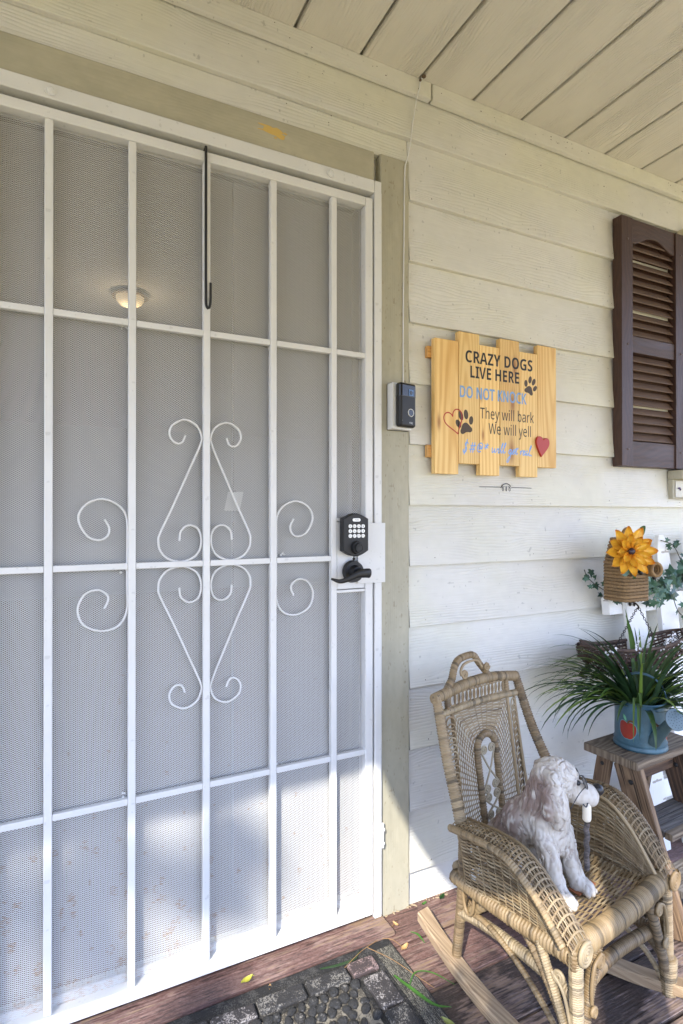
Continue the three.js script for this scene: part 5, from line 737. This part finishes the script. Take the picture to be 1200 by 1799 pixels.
// ---------------------------------------------------------------- ivy
{
  const leafG = [0, 1, 2].map((v) => { // five-lobed leaf, folded along the midrib
    const s = new THREE.Shape(), L = [[0, 0], [0.22, -0.14], [0.5, -0.06], [0.34, 0.2], [0.62, 0.42], [0.26, 0.5], [0, 1.0 + v * 0.08], [-0.26, 0.5], [-0.62, 0.42], [-0.34, 0.2], [-0.5, -0.06], [-0.22, -0.14]]; L.forEach(([x, y], i) => (i ? s.lineTo(x, y) : s.moveTo(x, y)));
    const g = new THREE.ShapeGeometry(s), p = g.attributes.position; for (let i = 0; i < p.count; i++) p.setZ(i, -Math.abs(p.getX(i)) * (0.25 + v * 0.1) - p.getY(i) * p.getY(i) * 0.15); const n = g.toNonIndexed(); n.computeVertexNormals(); return n; });
  const lm = [[0.022, 0.075, 0.045], [0.03, 0.095, 0.05], [0.045, 0.12, 0.075], [0.016, 0.052, 0.035], [0.07, 0.15, 0.11]].map((c) => std({ color: lin(...c), roughness: 0.45 })), sm2 = std({ color: lin(0.05, 0.05, 0.03), roughness: 0.8 });
  const vine = (label, pts, n, size, spread) => {
    const o = thing('ivy_vine', label, 'ivy'), c = curve(pts); obj('stem', tube(c, 0.0016, 60, 5), sm2, o);
    for (let i = 0; i < n; i++) { const t = (i + rnd()) / n, p = c.getPointAt(clamp(t)), l = obj('leaf', leafG[i % 3], lm[Math.floor(rnd() * 4.99)], o), k = size * rr(0.6, 1.15); l.scale.set(k, k, k); l.position.set(p.x + rr(-spread, spread), p.y + rr(-spread, spread), Math.max(0.035, p.z + rr(-0.01, 0.03))); l.rotation.set(rr(-0.5, 0.3), rr(-0.9, 0.3), rr(0, 6.28)); }
  };
  vine('thick green ivy vine draped over the fence rail beside the birdhouse', [[1.84, 0.9, 0.13], [1.92, 0.905, 0.13], [2.0, 0.92, 0.12], [2.08, 0.94, 0.12], [2.16, 0.99, 0.11], [2.26, 0.96, 0.12]], 95, 0.037, 0.045);
  vine('sparse ivy sprig poking out left of the birdhouse', [[1.772, 0.868, 0.1], [1.735, 0.90, 0.085], [1.705, 0.92, 0.075], [1.68, 0.935, 0.07], [1.655, 0.962, 0.06], [1.648, 0.985, 0.055]], 16, 0.027, 0.018);
  vine('thin ivy tendril rising between the second and third pickets', [[2.14, 0.96, 0.1], [2.12, 1.02, 0.09], [2.1, 1.06, 0.08], [2.06, 1.075, 0.075], [2.035, 1.08, 0.075]], 14, 0.024, 0.018);
  vine('drooping ivy tendril hanging below the fence rail above the basket', [[2.02, 0.88, 0.13], [2.04, 0.82, 0.14], [2.1, 0.79, 0.14], [2.16, 0.80, 0.14], [2.2, 0.86, 0.13]], 12, 0.022, 0.018);
}

// ---------------------------------------------------------------- door mat with moulded stones
{
  const m = thing('door_mat', 'black rubber door mat moulded with brick and pebble shapes', 'mat');
  const speck = (s, lo, hi, th) => tex(256, 256, (u, v) => { const n = fbm(u, v, 6, 6, 4, s), f = fbm(u, v, 70, 70, 2, s + 5); return mix3(lo, hi, sstep(th, th + 0.14, n * 0.55 + f * 0.5)); }, true, [0.16, 0.16]);
  const bump = tex(256, 256, (u, v) => fbm(u, v, 40, 40, 3, 501), false, [0.12, 0.12]);
  const base = std({ map: speck(511, [0.13, 0.13, 0.135], [0.27, 0.265, 0.26], 0.52), bumpMap: bump, bumpScale: 0.0012, roughness: 0.85 });
  const mats = [std({ map: speck(521, [0.17, 0.165, 0.17], [0.46, 0.45, 0.43], 0.56), bumpMap: bump, bumpScale: 0.0015, roughness: 0.8 }), std({ map: speck(531, [0.2, 0.19, 0.195], [0.58, 0.56, 0.55], 0.53), bumpMap: bump, bumpScale: 0.0015, roughness: 0.8 }), std({ map: speck(541, [0.26, 0.22, 0.22], [0.55, 0.47, 0.46], 0.48), bumpMap: bump, bumpScale: 0.0015, roughness: 0.8 }), std({ map: speck(571, [0.17, 0.17, 0.175], [0.38, 0.375, 0.37], 0.6), bumpMap: bump, bumpScale: 0.0012, roughness: 0.65 })];
  const x0 = 0.045, x1 = 0.815, z0 = 0.106, z1 = 0.56;
  obj('rubber_base', box(x1 - x0, 0.006, z1 - z0, (x0 + x1) / 2, 0.0045, (z0 + z1) / 2, { r: 0.002 }), base, m);
  const ribs = []; for (let i = 0; i < 13; i++) ribs.push(box(0.0026, 0.002, z1 - z0 - 0.03, x1 - 0.006 - i * 0.0042, 0.0082, (z0 + z1) / 2 + 0.012)); obj('ribbed_border', ribs, std({ map: speck(551, [0.24, 0.235, 0.22], [0.5, 0.49, 0.45], 0.48), roughness: 0.9 }), m);
  const stone = (n, cx, cz, w, d, h, mm, rot = 0) => obj(n, uvm(new RoundedBoxGeometry(w, h, d, 3, Math.min(w, d, h * 2) * 0.24).rotateY(rot).translate(cx, 0.0062 + h * 0.32, cz), 'x'), mm, m);
  const bz = z0 + 0.044; let x = x1 - 0.062; // bricks along the far edge
  [0.082, 0.118, 0.125, 0.11, 0.12, 0.1].forEach((w, i) => { stone('brick', x - w / 2 - 0.01, bz + 0.02 + (i % 2) * 0.003, w - 0.006, 0.046, 0.016, mats[[2, 0, 0, 1, 0, 2][i]], rr(-0.03, 0.03)); x -= w; });
  let z = bz + 0.052; [0.105, 0.11, 0.1, 0.09].forEach((d, i) => { if (z + d < z1) stone('brick', x1 - 0.102, z + d / 2, 0.062, d - 0.006, 0.016, mats[[1, 0, 1, 0][i]], rr(-0.03, 0.03)); z += d; });
  // pebbles: packed rounded stones
  const peb = [], X1 = x1 - 0.142, Z0 = bz + 0.05;
  for (let j = 0; j < 15; j++) for (let i = 0; i < 20; i++) { const px = X1 - 0.012 - (i + (j % 2) * 0.5) * 0.0292 + rr(-0.005, 0.005), pz = Z0 + 0.01 + j * 0.0252 + rr(-0.0045, 0.0045); if (px > x0 + 0.01 && pz < z1 - 0.012 && peb.length < 295) peb.push([px, pz, rr(0.0115, 0.0162)]); }
  for (const [px, pz, r] of peb) { const g = new THREE.SphereGeometry(r, 9, 6), q = g.attributes.position, a = rr(0, 6.28), e = rr(0.72, 1); for (let i = 0; i < q.count; i++) { const th = Math.atan2(q.getZ(i), q.getX(i)), k = 1 + 0.08 * Math.sin(3 * th + a) + 0.05 * Math.sin(2 * th - a); q.setXYZ(i, q.getX(i) * k, Math.sign(q.getY(i)) * Math.pow(Math.abs(q.getY(i) / r), 0.6) * 0.0085, q.getZ(i) * k * e); } g.computeVertexNormals(); obj('pebble', uvm(g.rotateY(a).translate(px, 0.0105, pz)), mats[rnd() < 0.15 ? 0 : 3], m); }
  const grout = std({ map: speck(561, [0.30, 0.285, 0.26], [0.5, 0.48, 0.44], 0.45), roughness: 0.95 }); obj('grout_bed', box(X1 - x0 - 0.01, 0.003, z1 - Z0 - 0.01, (X1 + x0) / 2, 0.0082, (z1 + Z0) / 2), grout, m);
}

// ---------------------------------------------------------------- litter on the floor
{
  const lc = { green: std({ color: lin(0.05, 0.15, 0.02), roughness: 0.5 }), yellow: std({ color: lin(0.42, 0.40, 0.05), roughness: 0.5 }), tan: std({ color: lin(0.48, 0.30, 0.13), roughness: 0.7 }), olive: std({ color: lin(0.17, 0.19, 0.045), roughness: 0.6 }), dark: std({ color: lin(0.015, 0.045, 0.01), roughness: 0.4 }), needle: std({ color: lin(0.30, 0.17, 0.07), roughness: 0.7 }) };
  const leaf = (x, z, L, a, mm, label, y = 0.003, curl = 1) => {
    const g = new THREE.PlaneGeometry(1, 1, 4, 8), p = g.attributes.position; for (let i = 0; i < p.count; i++) { const t = p.getX(i) + 0.5, u = p.getY(i) * 2, w = L * 0.24 * Math.pow(Math.sin(Math.PI * clamp(t, 0.01, 0.99)), 0.8); p.setXYZ(i, (t - 0.5) * L, 0.004 * curl * (Math.abs(u) + Math.pow(t * 2 - 1, 2)) , u * w); } g.computeVertexNormals();
    const o = thing('fallen_leaf', label, 'leaf', null, [x, y, z], a); obj('blade', g, mm, o); obj('leaf_stalk', tube([[L * 0.48, 0.003 * curl, 0], [L * 0.62, 0.004, 0.002]], 0.0006, 6, 4), mm, o);
  };
  leaf(0.42, 0.083, 0.034, 0.3, lc.yellow, 'bright yellow-green leaf lying on the red sill board before the door', 0.015);
  leaf(0.468, 0.118, 0.016, 1.2, lc.tan, 'small tan leaf on the far edge of the door mat');
  leaf(1.05, 0.036, 0.03, 0.5, lc.dark, 'dark green leaf at the foot of the siding', 0.004);
  leaf(1.075, 0.10, 0.02, -0.2, lc.green, 'green leaf on the planks behind the rocker end');
  leaf(1.16, 0.12, 0.017, 0.6, lc.olive, 'olive leaf on the planks beside the chair rear leg');
  leaf(0.863, 0.07, 0.02, 1.9, lc.tan, 'tan leaf near the corner of the door frame');
  leaf(0.80, 0.40, 0.034, 2.0, lc.olive, 'olive leaf on the right border of the door mat', 0.011);
  leaf(0.842, 0.44, 0.036, 0.8, lc.tan, 'curled tan leaf on the planks beside the mat corner');
  leaf(0.838, 0.155, 0.03, 0.4, lc.tan, 'tan leaf flake at the far right corner of the door mat');
  leaf(1.42, 0.62, 0.03, 0.2, lc.yellow, 'yellow leaf on the sunlit planks by the right rocker');
  leaf(0.985, 0.035, 0.018, 0.2, lc.green, 'little green leaf tip against the wall base beside the casing');
  const blade = (label, pts, w, mm) => { const o = thing('cut_grass', label, 'grass'), c = curve(pts), n = 20, pos = [], idx = []; for (let i = 0; i <= n; i++) { const t = i / n, p = c.getPointAt(t), T = c.getTangentAt(t), k = w * Math.pow(Math.sin(Math.PI * clamp(0.1 + t * 0.88)), 0.7); pos.push(p.x - T.z * k, p.y + 0.0012, p.z + T.x * k, p.x, p.y, p.z, p.x + T.z * k, p.y + 0.0012, p.z - T.x * k); if (i) { const b = (i - 1) * 3; idx.push(b, b + 3, b + 1, b + 1, b + 3, b + 4, b + 1, b + 4, b + 2, b + 2, b + 4, b + 5); } } const g = new THREE.BufferGeometry(); g.setAttribute('position', new THREE.Float32BufferAttribute(pos, 3)); g.setIndex(idx); g.computeVertexNormals(); obj('blade', g, mm, o); };
  blade('wide green grass blade lying across the mat border', [[0.755, 0.018, 0.235], [0.775, 0.016, 0.29], [0.80, 0.012, 0.345], [0.835, 0.008, 0.365]], 0.005, lc.green);
  blade('thin green grass blade curling off the mat onto the planks', [[0.775, 0.014, 0.275], [0.81, 0.016, 0.25], [0.85, 0.012, 0.265], [0.885, 0.005, 0.315]], 0.0022, lc.green);
  blade('short green grass blade standing out on the planks by the sill', [[0.885, 0.004, 0.112], [0.892, 0.012, 0.14], [0.898, 0.003, 0.165]], 0.0035, lc.green);
  blade('dark green blade lying along the far mat edge', [[0.60, 0.012, 0.128], [0.64, 0.016, 0.142], [0.69, 0.013, 0.14], [0.72, 0.01, 0.118]], 0.0045, lc.dark);
  const needle = (label, pts) => { const o = thing('pine_needle', label, 'pine needle'); obj('needle', tube(pts, 0.0008, 30, 5), lc.needle, o); };
  needle('long tan pine needle lying from the mat corner to the wall', [[0.64, 0.017, 0.165], [0.72, 0.014, 0.125], [0.80, 0.006, 0.095], [0.875, 0.005, 0.06]]);
  needle('tan pine needle crossing the ribbed mat border', [[0.745, 0.010, 0.115], [0.78, 0.013, 0.18], [0.805, 0.012, 0.24], [0.835, 0.004, 0.30]]);
  needle('short tan pine needle bent on the planks beside the sill', [[0.80, 0.006, 0.1], [0.82, 0.010, 0.12], [0.835, 0.005, 0.15]]);
}

// ---------------------------------------------------------------- porch front and yard: the tree, and added things that shape the sunlight
{
  seed = 4242;
  const post = thing('added_porch_post', 'added square cream post under the front beam, placed out of view to cast a shadow band', 'post');  // added behind the view to cast an upright shadow band on the floor
  obj('shaft', box(0.112, 2.345, 0.112, 0.06, 1.1725, 1.79, { grain: 'y', r: 0.004 }), M.frieze, post);
  const sail = thing('added_shade_sail', 'added tan canvas cloth between beam and post, out of view, cut to shape the sun edge on the wall', 'shade cloth');  // added unseen cloth, shaped to cut the slanting sun edge on the wall
  { const A = V(-0.815, 2.36, 1.73), B = V(0.03, 2.36, 1.73), C = V(0.03, 1.51, 1.73), pos = [], n = 16, idx = [], P = (i, j) => { const a = i / n, b = j / n, p = A.clone().multiplyScalar(1 - a - b).addScaledVector(B, a).addScaledVector(C, b); const edge = b * (1 - a - b) * -0.62; p.x += edge * 0.66; p.y += edge * 0.7; p.z += 0.03 * Math.sin(a * 9 + b * 5) * b * 2; return p; };
    for (let j = 0; j < n; j++) for (let i = 0; i < n - j; i++) { pos.push(P(i, j), P(i + 1, j), P(i, j + 1)); if (i + j < n - 1) pos.push(P(i + 1, j), P(i + 1, j + 1), P(i, j + 1)); }
    const g = new THREE.BufferGeometry().setFromPoints(pos); g.computeVertexNormals(); obj('cloth', g, std({ color: lin(0.5, 0.42, 0.3), roughness: 0.95 }), sail); }
  const blind = thing('added_bamboo_blind', 'added bamboo roll-up blind right of the post, out of view, hung to limit the sun on the stool', 'blind');  // added unseen blind that stops the sun above the lower stool
  for (let i = 0; i < 34; i++) obj('slat', box(2.6, 0.0205, 0.004, 1.43, 1.66 + i * 0.0209, 1.76 + (i % 2) * 0.001), std.bam || (std.bam = std({ color: lin(0.42, 0.31, 0.17), roughness: 0.7 })), blind);
  const leafQ = (() => { const s = new THREE.Shape(); s.moveTo(0, 0); s.quadraticCurveTo(0.5, 0.35, 1, 0); s.quadraticCurveTo(0.5, -0.35, 0, 0); return new THREE.ShapeGeometry(s, 3); })();
  const crown = (o, name, n, size, place, mm) => { const im = new THREE.InstancedMesh(leafQ, mm, n), d = new THREE.Object3D(); for (let i = 0; i < n; i++) { const p = place(); d.position.copy(p); d.rotation.set(rr(0, 6.28), rr(0, 6.28), rr(0, 6.28)); d.scale.setScalar(size * rr(0.6, 1.3)); d.updateMatrix(); im.setMatrixAt(i, d.matrix); } im.name = name; im.castShadow = im.receiveShadow = true; im.userData.kind = 'stuff'; o.add(im); };
  const green = std({ color: lin(0.05, 0.09, 0.03), roughness: 0.6 }), bark = std({ color: lin(0.12, 0.08, 0.055), roughness: 0.95 });
  const sphere = (c, r, sq = 1) => { let v; do v = V(rr(-1, 1), rr(-1, 1), rr(-1, 1)); while (v.length() > 1); v.multiplyScalar(r); v.y *= sq; return v.add(c); };
  // added hedge panel, its top stepped to cast the shadow of a standing person
  const sh = thing('added_clipped_hedge', 'added narrow hedge, out of view, with a top stepped to stand in for a person blocking the sun', 'hedge', null, [-1.42, -0.32, 2.62]);
  obj('stem', [-0.6, -0.2, 0.2, 0.5].map((x) => new THREE.CylinderGeometry(0.012, 0.02, 1.9, 8).translate(x, 0.95, 0)), bark, sh);
  const topOf = (x) => { const q = [[-0.85, 2.66], [-0.24, 2.68], [-0.17, 2.82], [0.27, 2.86], [0.38, 2.80], [0.47, 2.48], [0.53, 2.25], [0.62, 2.1], [0.66, 0.6]]; for (let k = 1; k < q.length; k++) if (x < q[k][0]) return mix(q[k - 1][1], q[k][1], clamp((x - q[k - 1][0]) / (q[k][0] - q[k - 1][0]))); return 0.6; };
  crown(sh, 'foliage', 26000, 0.045, () => { for (;;) { const x = rr(-0.8, 0.66), y = rr(0.1, 2.86); if (y < topOf(x) - 0.03) return V(x, y, rr(-0.06, 0.06)); } }, green);
  // tree in the yard whose leaves dapple the door
  const tr = thing('yard_tree', 'broad leafy yard tree shading the porch front', 'tree', null, [-6.6, -0.32, 6.2]);
  obj('trunk', tube([[0, 0, 0], [0.1, 1.6, 0], [0.0, 3.2, 0.1], [0.2, 5.0, 0.1], [0.3, 6.6, 0]], 0.16, 24, 9), bark, tr);
  for (const [x, y, z] of [[0.9, 6.4, 0.6], [-1.0, 6.8, 0.4], [0.6, 7.4, -0.8], [-0.6, 7.6, 0.8]]) obj('limb', tube([[0.1, 4.2, 0.1], [x * 0.45, 5.4, z * 0.45], [x, y, z]], 0.055, 14, 7), bark, tr);
  // leaf clusters: the twigs that dapple the lower door, then the rest of the crown
  const cl = [], put = (a, h, r) => { const dz = rr(-0.7, 0.7); cl.push([V(a + 2.61 - 0.95 * dz, h + 4.86 + 1.08 * dz, dz), r]); };
  for (const [a, h, r] of [[-1.47, 2.46, 0.085], [-1.53, 2.35, 0.07], [-1.76, 2.5, 0.1], [-1.88, 2.4, 0.12], [-2.02, 2.2, 0.16], [-1.79, 2.25, 0.05], [-2.1, 2.55, 0.2], [-1.5, 2.07, 0.06]]) put(a, h, r);
  for (let i = 0; i < 34; i++) { const up = i % 2; put(up ? rr(-3.6, -1.5) : rr(-3.9, -2.45), up ? rr(3.3, 4.8) : rr(2.2, 4.2), rr(0.22, 0.42)); }
  crown(tr, 'crown', 11000, 0.055, () => { const [c, r] = cl[Math.floor(rnd() * cl.length)]; return sphere(c, r, 0.7); }, green);
}

renderer.render(scene, camera);
